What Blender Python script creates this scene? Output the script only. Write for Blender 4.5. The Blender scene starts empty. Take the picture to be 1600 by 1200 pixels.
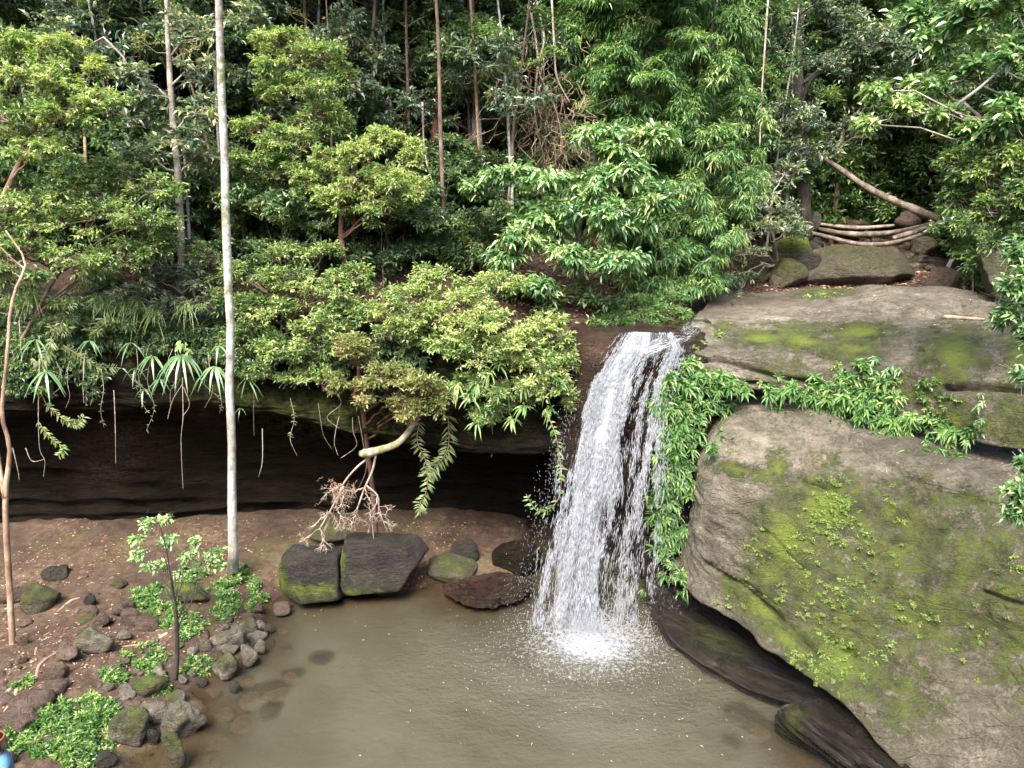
import bpy, math, random
import numpy as np
from mathutils import Vector

# ------------------------------------------------------------------ camera, sky, sun, exposure
SC = bpy.context.scene
COL = SC.collection
CAM_Z = 9.0
PITCH = math.radians(17.0)
FPX = 1210.0                       # focal length in pixels of a 1600-wide picture
cam_d = bpy.data.cameras.new('camera')
cam = bpy.data.objects.new('camera', cam_d)
COL.objects.link(cam)
cam.location = (0, 0, CAM_Z)
cam.rotation_euler = (math.radians(90) - PITCH, 0, 0)
cam_d.sensor_width = 36.0
cam_d.lens = 36.0 * FPX / 1600.0
cam_d.clip_end = 400
SC.camera = cam

SUN_EL, SUN_AZ = math.radians(56), math.radians(200)     # azimuth clockwise from +Y
w = bpy.data.worlds.new('World'); SC.world = w; w.use_nodes = True
nt = w.node_tree
sky = nt.nodes.new('ShaderNodeTexSky'); sky.sky_type = 'NISHITA'; sky.sun_disc = False
sky.sun_elevation = SUN_EL; sky.sun_rotation = SUN_AZ; sky.dust_density = 4.0; sky.ozone_density = 0.6
nt.links.new(sky.outputs[0], nt.nodes['Background'].inputs[0])
nt.nodes['Background'].inputs[1].default_value = 0.15
sl = bpy.data.lights.new('sun', 'SUN'); sl.energy = 2.0; sl.angle = math.radians(28); sl.color = (1.0, 0.97, 0.93)
so = bpy.data.objects.new('sun', sl); COL.objects.link(so)
sd = Vector((math.sin(SUN_AZ) * math.cos(SUN_EL), math.cos(SUN_AZ) * math.cos(SUN_EL), math.sin(SUN_EL)))
so.rotation_euler = sd.to_track_quat('Z', 'Y').to_euler()
so.location = (0, -5, 40)
SC.view_settings.view_transform = 'Standard'; SC.view_settings.look = 'None'
SC.view_settings.exposure = 2.15
SC.view_settings.gamma = 1.0
SC.cycles.max_bounces = 6; SC.cycles.diffuse_bounces = 3; SC.cycles.glossy_bounces = 2
SC.cycles.transmission_bounces = 3; SC.cycles.transparent_max_bounces = 12
SC.cycles.caustics_reflective = False; SC.cycles.caustics_refractive = False
SC.cycles.sample_clamp_indirect = 4.0

rng = np.random.default_rng(7)
cp, sp = math.cos(PITCH), math.sin(PITCH)

# ------------------------------------------------------------------ where a point of the place stands
def raydir(px, py):
    u = (np.asarray(px, float) - 800) / FPX; v = (600 - np.asarray(py, float)) / FPX
    return np.stack([u, cp + v * sp + 0 * u, -sp + v * cp + 0 * u], -1)
def atY(px, py, Y):
    d = raydir(px, py); t = np.asarray(Y, float) / d[..., 1]
    return d * t[..., None] + np.array([0, 0, CAM_Z])
def atZ(px, py, z):
    d = raydir(px, py); t = (np.asarray(z, float) - CAM_Z) / d[..., 2]
    return d * t[..., None] + np.array([0, 0, CAM_Z])
def proj(P):
    P = np.asarray(P, float); q = P - np.array([0, 0, CAM_Z])
    f = q[..., 1] * cp - q[..., 2] * sp; u = q[..., 1] * sp + q[..., 2] * cp
    f = np.where(f < 0.05, 0.05, f)
    return 800 + FPX * q[..., 0] / f, 600 - FPX * u / f, f

# ------------------------------------------------------------------ noise
def _h(ix, iy, iz, s):
    n = (ix * 374761393 + iy * 668265263 + iz * 2147483647 + s * 974711) & 0xffffffff
    n = ((n ^ (n >> 13)) * 1274126177) & 0xffffffff
    n = ((n ^ (n >> 16)) * 2246822519) & 0xffffffff
    return ((n ^ (n >> 15)) & 0xffff) / 65535.0
def vnoise(P, s=0):
    P = np.asarray(P, float); i = np.floor(P).astype(np.int64); f = P - i
    f = f * f * f * (f * (f * 6 - 15) + 10)
    r = 0
    for dx in (0, 1):
        for dy in (0, 1):
            for dz in (0, 1):
                wgt = (f[..., 0] if dx else 1 - f[..., 0]) * (f[..., 1] if dy else 1 - f[..., 1]) * (f[..., 2] if dz else 1 - f[..., 2])
                r = r + wgt * _h(i[..., 0] + dx, i[..., 1] + dy, i[..., 2] + dz, s)
    return r * 2 - 1
def fbm(P, sc=1.0, oc=4, s=0, ridge=False):
    P = np.asarray(P, float) * sc; a, r, t = 1.0, 0, 0
    for k in range(oc):
        n = vnoise(P + 17.3 * k, s + k)
        if ridge: n = 1 - 2 * np.abs(n)
        r = r + a * n; t += a; a *= 0.5; P = P * 2.03
    return r / t
def sstep(a, b, x):
    t = np.clip((np.asarray(x, float) - a) / (b - a), 0, 1); return t * t * (3 - 2 * t)

# ------------------------------------------------------------------ mesh and object helpers
def mk(name, V, F, mat=None, parent=None, attrs=None, smooth=True, link=True):
    """V (n,3); F array or list of arrays (m,k) -> ONE mesh object"""
    V = np.asarray(V, np.float32)
    if isinstance(F, np.ndarray): F = [F]
    F = [np.asarray(f, np.int32) for f in F if len(f)]
    me = bpy.data.meshes.new(name)
    me.vertices.add(len(V)); me.vertices.foreach_set('co', V.ravel())
    loops = np.concatenate([f.ravel() for f in F]); tot = np.concatenate([np.full(len(f), f.shape[1], np.int32) for f in F])
    st = np.concatenate([[0], np.cumsum(tot)[:-1]]).astype(np.int32)
    me.loops.add(len(loops)); me.loops.foreach_set('vertex_index', loops)
    me.polygons.add(len(tot)); me.polygons.foreach_set('loop_start', st)
    me.update(calc_edges=True)
    me.polygons.foreach_set('use_smooth', np.full(len(tot), smooth, bool))
    for k, val in (attrs or {}).items():
        val = np.asarray(val, np.float32)
        dom = 'POINT' if len(val) == len(V) else 'FACE'
        a = me.attributes.new(k, 'FLOAT', dom); a.data.foreach_set('value', val)
    if mat: me.materials.append(mat)
    o = bpy.data.objects.new(name, me)
    if link: COL.objects.link(o)
    if parent is not None: o.parent = parent
    return o
def tag(o, label=None, cat=None, group=None, kind=None):
    if label: o['label'] = label
    if cat: o['category'] = cat
    if group: o['group'] = group
    if kind: o['kind'] = kind
    return o
def thing(name, label, cat, loc=(0, 0, 0), group=None):
    o = bpy.data.objects.new(name, None); COL.objects.link(o); o.location = tuple(float(c) for c in loc)
    o.empty_display_size = 0.2
    return tag(o, label, cat, group)
def dup(root, kids, loc, rotz, sc, label, group):
    r = root.copy(); COL.objects.link(r); r.location = tuple(float(c) for c in loc); r.rotation_euler = (0, 0, rotz)
    r.scale = sc if hasattr(sc, '__len__') else (sc, sc, sc)
    r['label'] = label; r['group'] = group
    for ch in kids:
        c = ch.copy(); COL.objects.link(c); c.parent = r
    return r
def grid_faces(nu, nv):
    i = np.arange(nu - 1)[:, None] * nv + np.arange(nv - 1)[None, :]
    return np.stack([i, i + 1, i + nv + 1, i + nv], -1).reshape(-1, 4)
def merge(parts):
    V, F, n = [], {}, 0
    for v, fs in parts:
        if isinstance(fs, np.ndarray): fs = [fs]
        for f in fs:
            if len(f): F.setdefault(f.shape[1], []).append(f + n)
        V.append(v); n += len(v)
    return np.concatenate(V), [np.concatenate(x) for x in F.values()]
def crom(P, n):
    """Catmull-Rom resample along axis 0 to n samples"""
    P = np.asarray(P, float); m = len(P)
    t = np.linspace(0, m - 1, n); i = np.clip(t.astype(int), 0, m - 2); f = (t - i).reshape(-1, *([1] * (P.ndim - 1)))
    E = np.concatenate([2 * P[:1] - P[1:2], P, 2 * P[-1:] - P[-2:-1]])
    a, b, c, d = E[i], E[i + 1], E[i + 2], E[i + 3]
    return 0.5 * (2 * b + (c - a) * f + (2 * a - 5 * b + 4 * c - d) * f ** 2 + (3 * b - a - 3 * c + d) * f ** 3)
def tube(P, R, sides=8, cap=True):
    P = np.asarray(P, float); R = np.broadcast_to(np.asarray(R, float), (len(P),))
    T = np.gradient(P, axis=0); T /= np.linalg.norm(T, axis=1, keepdims=True) + 1e-9
    ref = np.array([0.0, 0, 1]) if abs(T[:, 2]).mean() < 0.8 else np.array([0.0, 1, 0])
    A = np.cross(T, ref); A /= np.linalg.norm(A, axis=1, keepdims=True) + 1e-9
    B = np.cross(T, A)
    th = np.linspace(0, 2 * np.pi, sides, endpoint=False)
    V = P[:, None] + R[:, None, None] * (np.cos(th)[None, :, None] * A[:, None] + np.sin(th)[None, :, None] * B[:, None])
    n = len(P); V = V.reshape(-1, 3)
    i = np.arange(n - 1)[:, None] * sides + np.arange(sides)[None]
    j = np.arange(n - 1)[:, None] * sides + (np.arange(sides)[None] + 1) % sides
    F = [np.stack([i, j, j + sides, i + sides], -1).reshape(-1, 4)]
    if cap:
        V = np.concatenate([V, P[:1], P[-1:]]); k = np.arange(sides); k2 = (k + 1) % sides
        F.append(np.concatenate([np.stack([k2, k, np.full(sides, n * sides)], -1),
                                 np.stack([(n - 1) * sides + k, (n - 1) * sides + k2, np.full(sides, n * sides + 1)], -1)]))
    return V, F
def limb(a, b, r0, r1, n=8, wob=0.06, sag=0.0, sides=6, up=0.0):
    a, b = np.asarray(a, float), np.asarray(b, float); t = np.linspace(0, 1, n)[:, None]; L = np.linalg.norm(b - a)
    P = a + (b - a) * t; P[:, 2] += (up - sag) * L * (np.sin(np.pi * t[:, 0]))
    P += rng.normal(0, wob * L / 3, (n, 3)) * np.sin(np.pi * t)
    return tube(P, np.linspace(r0, r1, n), sides)
def unit(a):
    return a / (np.linalg.norm(a, axis=-1, keepdims=True) + 1e-9)
def pdist(XY, poly, closed=True):
    """signed distance to polygon (negative inside)"""
    XY = np.asarray(XY, float); poly = np.asarray(poly, float)
    d = np.full(XY.shape[:-1], 1e9); ins = np.zeros(XY.shape[:-1], bool)
    for k in range(len(poly) if closed else len(poly) - 1):
        a, b = poly[k], poly[(k + 1) % len(poly)]; ab = b - a
        t = np.clip(((XY - a) @ ab) / (ab @ ab + 1e-12), 0, 1)
        d = np.minimum(d, np.linalg.norm(XY - a - t[..., None] * ab, axis=-1))
        if closed:
            c = ((a[1] > XY[..., 1]) != (b[1] > XY[..., 1])) & (XY[..., 0] < (b[0] - a[0]) * (XY[..., 1] - a[1]) / (b[1] - a[1] + 1e-12) + a[0])
            ins ^= c
    return np.where(ins, -d, d) if closed else d
def patches(P, lst):
    """coverage 0..1 of elliptical growth patches seen at picture places (px,py,rx,ry,angle,strength)"""
    x, y, _ = proj(P); m = np.zeros(x.shape)
    for (a, b, rx, ry, ang, s) in lst:
        c, n = math.cos(math.radians(ang)), math.sin(math.radians(ang))
        u = ((x - a) * c + (y - b) * n) / rx; v = (-(x - a) * n + (y - b) * c) / ry
        m = np.maximum(m, s * np.exp(-(u * u + v * v) * 0.9))
    return m

# ------------------------------------------------------------------ materials
class NT:
    def __init__(s, name):
        s.m = bpy.data.materials.new(name); s.m.use_nodes = True; s.t = s.m.node_tree
        s.t.nodes.clear(); s.out = s.t.nodes.new('ShaderNodeOutputMaterial')
    def n(s, typ, ins=None, **kw):
        x = s.t.nodes.new(typ)
        for k, v in kw.items(): setattr(x, k, v)
        for k, v in (ins or {}).items():
            if isinstance(v, bpy.types.NodeSocket): s.t.links.new(v, x.inputs[k])
            else: x.inputs[k].default_value = v
        return x
    def attr(s, name): return s.n('ShaderNodeAttribute', attribute_name=name).outputs['Fac']
    def co(s): return s.n('ShaderNodeNewGeometry').outputs['Position']
    def oco(s): return s.n('ShaderNodeTexCoord').outputs['Object']
    def noise(s, co, scale, det=5, rough=0.6, dist=0.0):
        return s.n('ShaderNodeTexNoise', {'Vector': co, 'Scale': scale, 'Detail': det, 'Roughness': rough, 'Distortion': dist}).outputs['Fac']
    def ramp(s, fac, stops):
        r = s.n('ShaderNodeValToRGB', {'Fac': fac}); e = r.color_ramp.elements
        while len(e) < len(stops): e.new(0.5)
        for k, (p, c) in enumerate(stops):
            e[k].position = p; e[k].color = (c[0], c[1], c[2], 1) if hasattr(c, '__len__') else (c, c, c, 1)
        return r.outputs[0]
    def mix(s, f, a, b, mode='MIX'):
        x = s.n('ShaderNodeMix', data_type='RGBA', blend_type=mode)
        for k, v in ((0, f), (6, a), (7, b)):
            if isinstance(v, bpy.types.NodeSocket): s.t.links.new(v, x.inputs[k])
            else: x.inputs[k].default_value = (v if k == 0 else (*v, 1))
        return x.outputs[2]
    def math(s, op, a, b=0.0, clamp=False):
        x = s.n('ShaderNodeMath', {0: a, 1: b}, operation=op, use_clamp=clamp); return x.outputs[0]
    def scaleco(s, co, v):
        return s.n('ShaderNodeMapping', {'Vector': co, 'Scale': v}).outputs[0]
    def bump(s, h, st, dist=0.05, nrm=None):
        ins = {'Height': h, 'Strength': st, 'Distance': dist}
        if nrm is not None: ins['Normal'] = nrm
        return s.n('ShaderNodeBump', ins).outputs[0]
    def bsdf(s, **ins):
        return s.n('ShaderNodeBsdfPrincipled', {k.replace('_', ' '): v for k, v in ins.items()})
    def done(s, shader):
        s.t.links.new(shader, s.out.inputs[0]); return s.m

def leaf_mat(name, stops, rough=0.42, trans=0.35, spec=0.5, tr_tint=(1.0, 1.15, 0.5)):
    m = NT(name); t = m.attr('tone')
    c = m.ramp(t, stops)
    b = m.bsdf(Base_Color=c, Roughness=rough, **{'Specular_IOR_Level': spec})
    tc = m.mix(1.0, c, tr_tint, 'MULTIPLY')
    tl = m.n('ShaderNodeBsdfTranslucent', {'Color': tc})
    mx = m.n('ShaderNodeMixShader', {0: trans, 1: b.outputs[0], 2: tl.outputs[0]})
    return m.done(mx.outputs[0])

def rock_mat(name, dark, mid, light, moss_a=(0.125, 0.15, 0.028), moss_b=(0.04, 0.046, 0.016), sc=1.0, strata=(1, 1, 2), wet_c=0.45, bump=0.6, algae=0.45, spec=0.35):
    m = NT(name); co = m.co()
    sco = m.n('ShaderNodeMapping', {'Vector': co, 'Rotation': (0.5, 0.25, 0.1), 'Scale': strata}).outputs[0]
    n1 = m.noise(sco, 0.9 * sc, 8, 0.62, 0.4); n2 = m.noise(sco, 5.0 * sc, 8, 0.7); n3 = m.noise(co, 38 * sc, 4, 0.7)
    c = m.ramp(m.math('ADD', m.math('MULTIPLY', n1, 0.6), m.math('MULTIPLY', n2, 0.4)), [(0.3, dark), (0.5, mid), (0.68, light)])
    c = m.mix(0.65, c, m.ramp(n3, [(0.34, 0.35), (0.66, 1.5)]), 'MULTIPLY')
    n4 = m.noise(co, 13 * sc, 8, 0.8, 0.3)
    c = m.mix(0.8, c, m.ramp(n4, [(0.38, 0.45), (0.50, 0.95), (0.62, 1.45)]), 'MULTIPLY')
    c = m.mix(m.math('MULTIPLY', m.attr('pale'), m.ramp(n2, [(0.38, 0.2), (0.58, 0.9)])), c, m.mix(n4, tuple(x * .8 for x in light), tuple(min(.6, x * 1.7) for x in light)))
    # lichen flecks and dark mould
    mould = m.ramp(m.noise(co, 2.3 * sc, 9, 0.72), [(0.45, 0.0), (0.62, 1.0)])
    c = m.mix(m.math('MULTIPLY', mould, 0.55), c, tuple(x * 0.42 for x in mid))
    lich = m.ramp(m.noise(co, 11 * sc, 5, 0.75), [(0.63, 0.0), (0.69, 1.0)])
    c = m.mix(m.math('MULTIPLY', lich, 0.5), c, tuple(min(1, x * 1.5) for x in light))
    alg = m.ramp(m.noise(sco, 0.8 * sc, 9, 0.75, 0.6), [(0.42, 0.0), (0.60, 1.0)])
    c = m.mix(m.math('MULTIPLY', alg, algae), c, (0.062, 0.055, 0.026))
    stain = m.attr('stain')
    c = m.mix(m.math('MULTIPLY', stain, m.ramp(n4, [(0.42, 0.1), (0.58, 0.85)])), c, (0.24, 0.165, 0.115))
    # moss
    mo = m.attr('moss'); mn = m.noise(co, 4.2 * sc, 9, 0.75)
    mn2 = m.noise(co, 22 * sc, 6, 0.8)
    mf = m.ramp(m.math('ADD', m.math('MULTIPLY', mo, 0.95), m.math('ADD', m.math('MULTIPLY', m.math('SUBTRACT', mn, 0.5), 3.2), m.math('SUBTRACT', m.math('MULTIPLY', mn2, 2.0), 1.11))), [(0.0, 0.0), (0.35, 1.0)])
    mf = m.math('MULTIPLY', mf, m.ramp(mo, [(0.03, 0.0), (0.2, 1.0)]))
    mc = m.mix(m.ramp(m.noise(co, 3.0, 6, 0.7), [(0.36, 0), (0.64, 1)]), moss_b, moss_a)
    mc = m.mix(m.ramp(mo, [(0.68, 0.0), (0.95, 0.8)]), mc, m.mix(mn2, (0.10, 0.14, 0.014), (0.24, 0.30, 0.04)))
    mc = m.mix(0.75, mc, m.ramp(m.noise(co, 60, 3, 0.7), [(0.3, 0.4), (0.7, 1.5)]), 'MULTIPLY')
    c = m.mix(mf, c, mc)
    wt = m.attr('wet')
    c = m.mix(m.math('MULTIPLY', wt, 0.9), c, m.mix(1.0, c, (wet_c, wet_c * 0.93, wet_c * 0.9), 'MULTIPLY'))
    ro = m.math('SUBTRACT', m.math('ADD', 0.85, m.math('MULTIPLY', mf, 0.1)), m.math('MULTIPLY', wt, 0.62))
    h = m.math('ADD', m.math('ADD', m.math('MULTIPLY', n2, 1.3), m.math('MULTIPLY', n1, 1.5)), m.math('ADD', m.math('MULTIPLY', n3, 0.3), m.math('MULTIPLY', n4, 0.7)))
    h = m.math('ADD', h, m.math('MULTIPLY', m.math('MULTIPLY', m.noise(co, 45, 4, 0.8), mf), 0.5))
    cr = m.n('ShaderNodeTexVoronoi', {'Vector': m.scaleco(sco, (1, 1, 2.2)), 'Scale': 1.3 * sc}, feature='DISTANCE_TO_EDGE').outputs['Distance']
    crk = m.ramp(m.math('ADD', cr, m.math('MULTIPLY', m.math('SUBTRACT', n2, 0.5), 0.1)), [(0.0, 0.0), (0.035, 1.0)])
    h = m.math('ADD', h, m.math('MULTIPLY', crk, 0.35))
    b = m.bsdf(Base_Color=c, Roughness=ro, **{'Specular_IOR_Level': m.math('ADD', spec, m.math('MULTIPLY', wt, 0.2)) if spec > .2 else spec}, Normal=m.bump(h, min(1.0, bump * 1.5), 0.14))
    return m.done(b.outputs[0])

SAND = rock_mat('weathered_sandstone', (0.074, 0.064, 0.045), (0.170, 0.145, 0.105), (0.306, 0.269, 0.202), algae=0.5)
CAVE = rock_mat('shade_toned_cave_rock', (0.007, 0.005, 0.003), (0.016, 0.011, 0.008), (0.034, 0.025, 0.017), strata=(0.7, 0.7, 3.5), bump=0.8, spec=0.12, algae=0.3)  # near-black tones put the cave's deep shade into the rock colour
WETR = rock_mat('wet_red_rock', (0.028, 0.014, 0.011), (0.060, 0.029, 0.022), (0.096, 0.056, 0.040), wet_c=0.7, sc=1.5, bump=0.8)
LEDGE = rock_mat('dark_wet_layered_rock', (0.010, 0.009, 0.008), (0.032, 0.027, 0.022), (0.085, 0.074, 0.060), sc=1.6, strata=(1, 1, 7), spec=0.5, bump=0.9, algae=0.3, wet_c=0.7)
SLATE = rock_mat('dark_grey_rock', (0.017, 0.014, 0.014), (0.039, 0.034, 0.031), (0.083, 0.074, 0.064), sc=1.6, strata=(1, 1, 2.2), spec=0.25)
GREYR = rock_mat('grey_shore_rock', (0.104, 0.089, 0.070), (0.233, 0.203, 0.156), (0.440, 0.408, 0.309), sc=2.2, strata=(1, 1, 1.6))
BROWNR = rock_mat('brown_shore_rock', (0.080, 0.048, 0.034), (0.167, 0.107, 0.080), (0.280, 0.200, 0.155), sc=2.2, strata=(1, 1, 1.6))
OLIVE = rock_mat('olive_creek_rock', (0.041, 0.034, 0.021), (0.106, 0.090, 0.055), (0.203, 0.178, 0.118), sc=1.4, strata=(1, 1, 1.7))
# ------------------------------------------------------------------ ground: shore, pool bed, cave floor, lookout bank
_sh = [(150,1330),(190,1200),(235,1168),(300,1150),(312,1105),(300,1080),(335,1058),(400,1022),(412,985),(425,950),(455,930),(520,935),(600,938),(660,918),(700,925),(760,948),(800,940)]
SHORE = [tuple(atZ(a, b, 0)[:2]) for a, b in _sh]
SHORE += [(0.35, 15.2), (0.5, 17.9), (4.2, 17.9), (4.6, 14.4), (5.0, 13.2), (5.6, 12.4), (6.6, 10.9), (7.2, 9.6), (7.6, 8.0), (7.6, 6.0), (-3.5, 6.0)]
def ground_h(XY):
    XY = np.asarray(XY, float); x, y = XY[..., 0], XY[..., 1]
    P3 = np.stack([x, y, 0 * x], -1)
    d = pdist(XY + 0.25 * np.stack([vnoise(P3 * 1.3, 5), vnoise(P3 * 1.3, 6)], -1), SHORE)
    z = np.where(d < 0, np.maximum(-0.95, d * 0.30), 0)
    out = 0.42 * (1 - np.exp(-np.maximum(d, 0) * 0.8))
    z = z + out * (d > 0) + np.where(d > 0, sstep(-5, -9, x) * sstep(13, 10, y) * 0.35, 0)
    z = np.maximum(z, np.where(d < 0, -0.75 + 0.55 * np.exp(-((x - 4.3) / 0.9) ** 2 - ((y - 10.0) / 1.3) ** 2) + 0.35 * np.exp(-((x - 5.0) / 0.9) ** 2 - ((y - 9.2) / 0.9) ** 2), -9))
    z = z - 0.02
    z = z + 0.10 * fbm(P3, 0.8, 5, 3) * sstep(-0.6, 1.2, d) + 0.045 * fbm(P3, 4.0, 3, 9) * sstep(-0.3, 0.4, d)
    z = z + sstep(17.0, 20.5, y) * 0.25
    bank = np.where(y < 6.2, 7.4 - 1.22 * np.maximum(y - 0.4, 0) + 0.42 * np.maximum(-2.5 - y, 0), -9) + 0.25 * fbm(P3, 0.5, 4, 21)  # also climbs unseen behind the camera, added to block low sky light
    z = np.maximum(z, bank)
    side = np.maximum(0, -11.5 - x) * 0.35 * sstep(16, 9, y)
    z = z + side + sstep(7.5, 10.5, x) * 2.5 * sstep(5, 7, y)
    return z
gx = np.concatenate([np.linspace(-45, -12.5, 30), np.linspace(-12, 6.5, 330), np.linspace(7, 45, 30)])
gy = np.concatenate([np.linspace(-45, 4.8, 60), np.linspace(5, 17.5, 230), np.linspace(17.8, 21.5, 15)])
GX, GY = np.meshgrid(gx, gy, indexing='ij'); GXY = np.stack([GX, GY], -1); GZ = ground_h(GXY)
m = NT('damp_red_brown_soil'); co = m.co()
n1 = m.noise(co, 0.8, 6, 0.6); n2 = m.noise(co, 7, 8, 0.75); n3 = m.noise(m.scaleco(co, (1, 2.6, 1)), 30, 4, 0.7)
c = m.ramp(m.math('ADD', m.math('MULTIPLY', n1, 0.45), m.math('MULTIPLY', n2, 0.55)), [(0.34, (0.024, 0.013, 0.007)), (0.5, (0.068, 0.039, 0.021)), (0.64, (0.155, 0.105, 0.066))])
c = m.mix(0.6, c, m.ramp(n3, [(0.32, 0.35), (0.68, 1.5)]), 'MULTIPLY')
fl = m.ramp(m.noise(co, 26, 3, 0.8), [(0.66, 0.0), (0.70, 1.0)])
c = m.mix(m.math('MULTIPLY', fl, 0.55), c, (0.36, 0.24, 0.17))
c = m.mix(m.attr('moss'), c, (0.08, 0.085, 0.02))
wt = m.attr('wet'); c = m.mix(wt, c, m.mix(1.0, c, (0.55, 0.52, 0.5), 'MULTIPLY'))
h = m.math('ADD', m.math('MULTIPLY', n2, 1.2), m.math('MULTIPLY', n3, 0.35))
b = m.bsdf(Base_Color=c, Roughness=m.math('SUBTRACT', 0.85, m.math('MULTIPLY', wt, 0.3)), Normal=m.bump(h, 0.8, 0.07))
SOIL = m.done(b.outputs[0])
GV = np.stack([GX, GY, GZ], -1).reshape(-1, 3)
gwet = sstep(0.12, 0.0, GV[:, 2]); gmoss = 0.35 * sstep(0.45, 0.75, fbm(GV, 0.9, 4, 31) * 0.5 + 0.5)
tag(mk('ground', GV, grid_faces(len(gx), len(gy))[:, ::-1], SOIL, attrs={'wet': gwet, 'moss': gmoss}), kind='structure')
_g2x, _g2y = np.arange(-14, 9, .05), np.arange(4.5, 20, .05)
_G2 = ground_h(np.stack(np.meshgrid(_g2x, _g2y, indexing='ij'), -1))
def gz(x, y):
    i, j = (np.clip(x, -14, 8.9) + 14) / .05, (np.clip(y, 4.5, 19.8) - 4.5) / .05; a, b = int(i), int(j); u, v = i - a, j - b
    a, b = min(a, len(_g2x) - 2), min(b, len(_g2y) - 2)
    return float((_G2[a, b] * (1 - u) + _G2[a + 1, b] * u) * (1 - v) + (_G2[a, b + 1] * (1 - u) + _G2[a + 1, b + 1] * u) * v)

# ------------------------------------------------------------------ pool water
wx = np.linspace(-6.5, 8.0, 200); wy = np.linspace(5.6, 17.9, 190)
WX, WY = np.meshgrid(wx, wy, indexing='ij'); dep = -ground_h(np.stack([WX, WY], -1))
SUBM = [(395,1085,.5),(350,1105,.4),(330,1075,.35),(430,1075,.45),(380,1120,.45),(340,1150,.5),(320,1180,.45),(420,1000,.35),(445,1010,.3),(440,980,.25),(500,1027,.32),(250,1195,.5),(1180,1130,.5),(1150,1110,.4),(1140,1160,.4),(1210,1170,.5),(385,1060,.3),(420,1110,.4),(300,1120,.4),(455,1050,.35)]
SPOS = [atZ(a, b, 0) for a, b, s in SUBM]
for (a, b, s), q in zip(SUBM, SPOS):                        # less water above a stone
    r_ = np.hypot(WX - q[0], WY - q[1]) / (0.5 * s); dep = np.minimum(dep, (0.19 if a > 1000 else .13) + 0.35 * np.maximum(0, r_ - 0.8 + .5 * vnoise(np.stack([WX, WY, 0 * WX], -1) * 3.0, 3)))
wv = np.stack([WX, WY, 0 * WX], -1).reshape(-1, 3)
SPL = atZ(925, 1003, 0)                                   # where the fall meets the pool
rr = np.hypot(wv[:, 0] - SPL[0], (wv[:, 1] - SPL[1]) * 1.25)
wv[:, 2] = 0.040 * np.sin(rr * 7.5 + 2.2 * fbm(wv, 0.9, 3, 2)) * np.exp(-rr * 0.55) + 0.03 * fbm(wv, 3.0, 3, 4) * np.exp(-rr * 0.8) + 0.004 * fbm(wv, 2.0, 3, 8)
foam = np.exp(-(rr / 0.7) ** 2) * 0.30 + 0.54 * np.exp(-(rr / 1.55) ** 2)
m = NT('murky_pool_water'); co = m.co(); de = m.attr('depth'); fo = m.attr('foam')
r1 = m.noise(m.scaleco(co, (1, 1.6, 1)), 3.2, 2, 0.5, 0.3); r2 = m.noise(m.scaleco(co, (1, 1.5, 1)), 9, 3, 0.55, 0.3); r3 = m.noise(co, 28, 2, 0.5)
rp = m.attr('chop')
h = m.math('ADD', m.math('MULTIPLY', r1, 0.8), m.math('ADD', m.math('MULTIPLY', r2, m.math('ADD', 0.05, m.math('MULTIPLY', rp, 0.7))), m.math('MULTIPLY', r3, m.math('MULTIPLY', rp, 0.3))))
nb = m.bump(h, 0.9, m.math('ADD', 0.008, m.math('MULTIPLY', rp, 0.05)))
mud = m.ramp(m.noise(co, 0.55, 4, 0.6), [(0.35, (0.053, 0.050, 0.032)), (0.65, (0.070, 0.064, 0.043))])
murk = m.bsdf(Base_Color=mud, Roughness=0.07, IOR=1.33, Normal=nb)
clr = m.n('ShaderNodeBsdfTransparent', {'Color': (0.95, 0.86, 0.70, 1)})
gl = m.n('ShaderNodeBsdfGlossy', {'Color': (1, 1, 1, 1), 'Roughness': 0.07, 'Normal': nb})
fr = m.n('ShaderNodeFresnel', {'IOR': 1.33, 'Normal': nb})
top = m.n('ShaderNodeMixShader', {0: fr.outputs[0], 1: clr.outputs[0], 2: gl.outputs[0]})
op = m.ramp(de, [(0.0, 0.02), (0.12, 0.32), (0.34, 0.76), (0.75, 1.0)])
mx = m.n('ShaderNodeMixShader', {0: op, 1: top.outputs[0], 2: murk.outputs[0]})
fn = m.n('ShaderNodeTexNoise', {'Vector': co, 'Scale': 13.0, 'Detail': 7.0, 'Roughness': 0.78}).outputs['Fac']
ff = m.ramp(m.math('ADD', fo, m.math('MULTIPLY', m.math('SUBTRACT', fn, 0.5), 2.6)), [(0.34, 0.0), (1.0, 1.0)])
fm = m.bsdf(Base_Color=(0.40, 0.42, 0.44, 1), Roughness=0.5, Normal=m.bump(fn, 0.8, 0.06))
mx2 = m.n('ShaderNodeMixShader', {0: ff, 1: mx.outputs[0], 2: fm.outputs[0]})
WATER = m.done(mx2.outputs[0])
chop = np.clip(np.exp(-(rr / 4.0) ** 2) * 1.5, 0.04, 1)
tag(mk('pool_water', wv, grid_faces(200, 190)[:, ::-1], WATER, attrs={'depth': dep.ravel(), 'foam': foam, 'chop': chop}), kind='structure')

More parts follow.
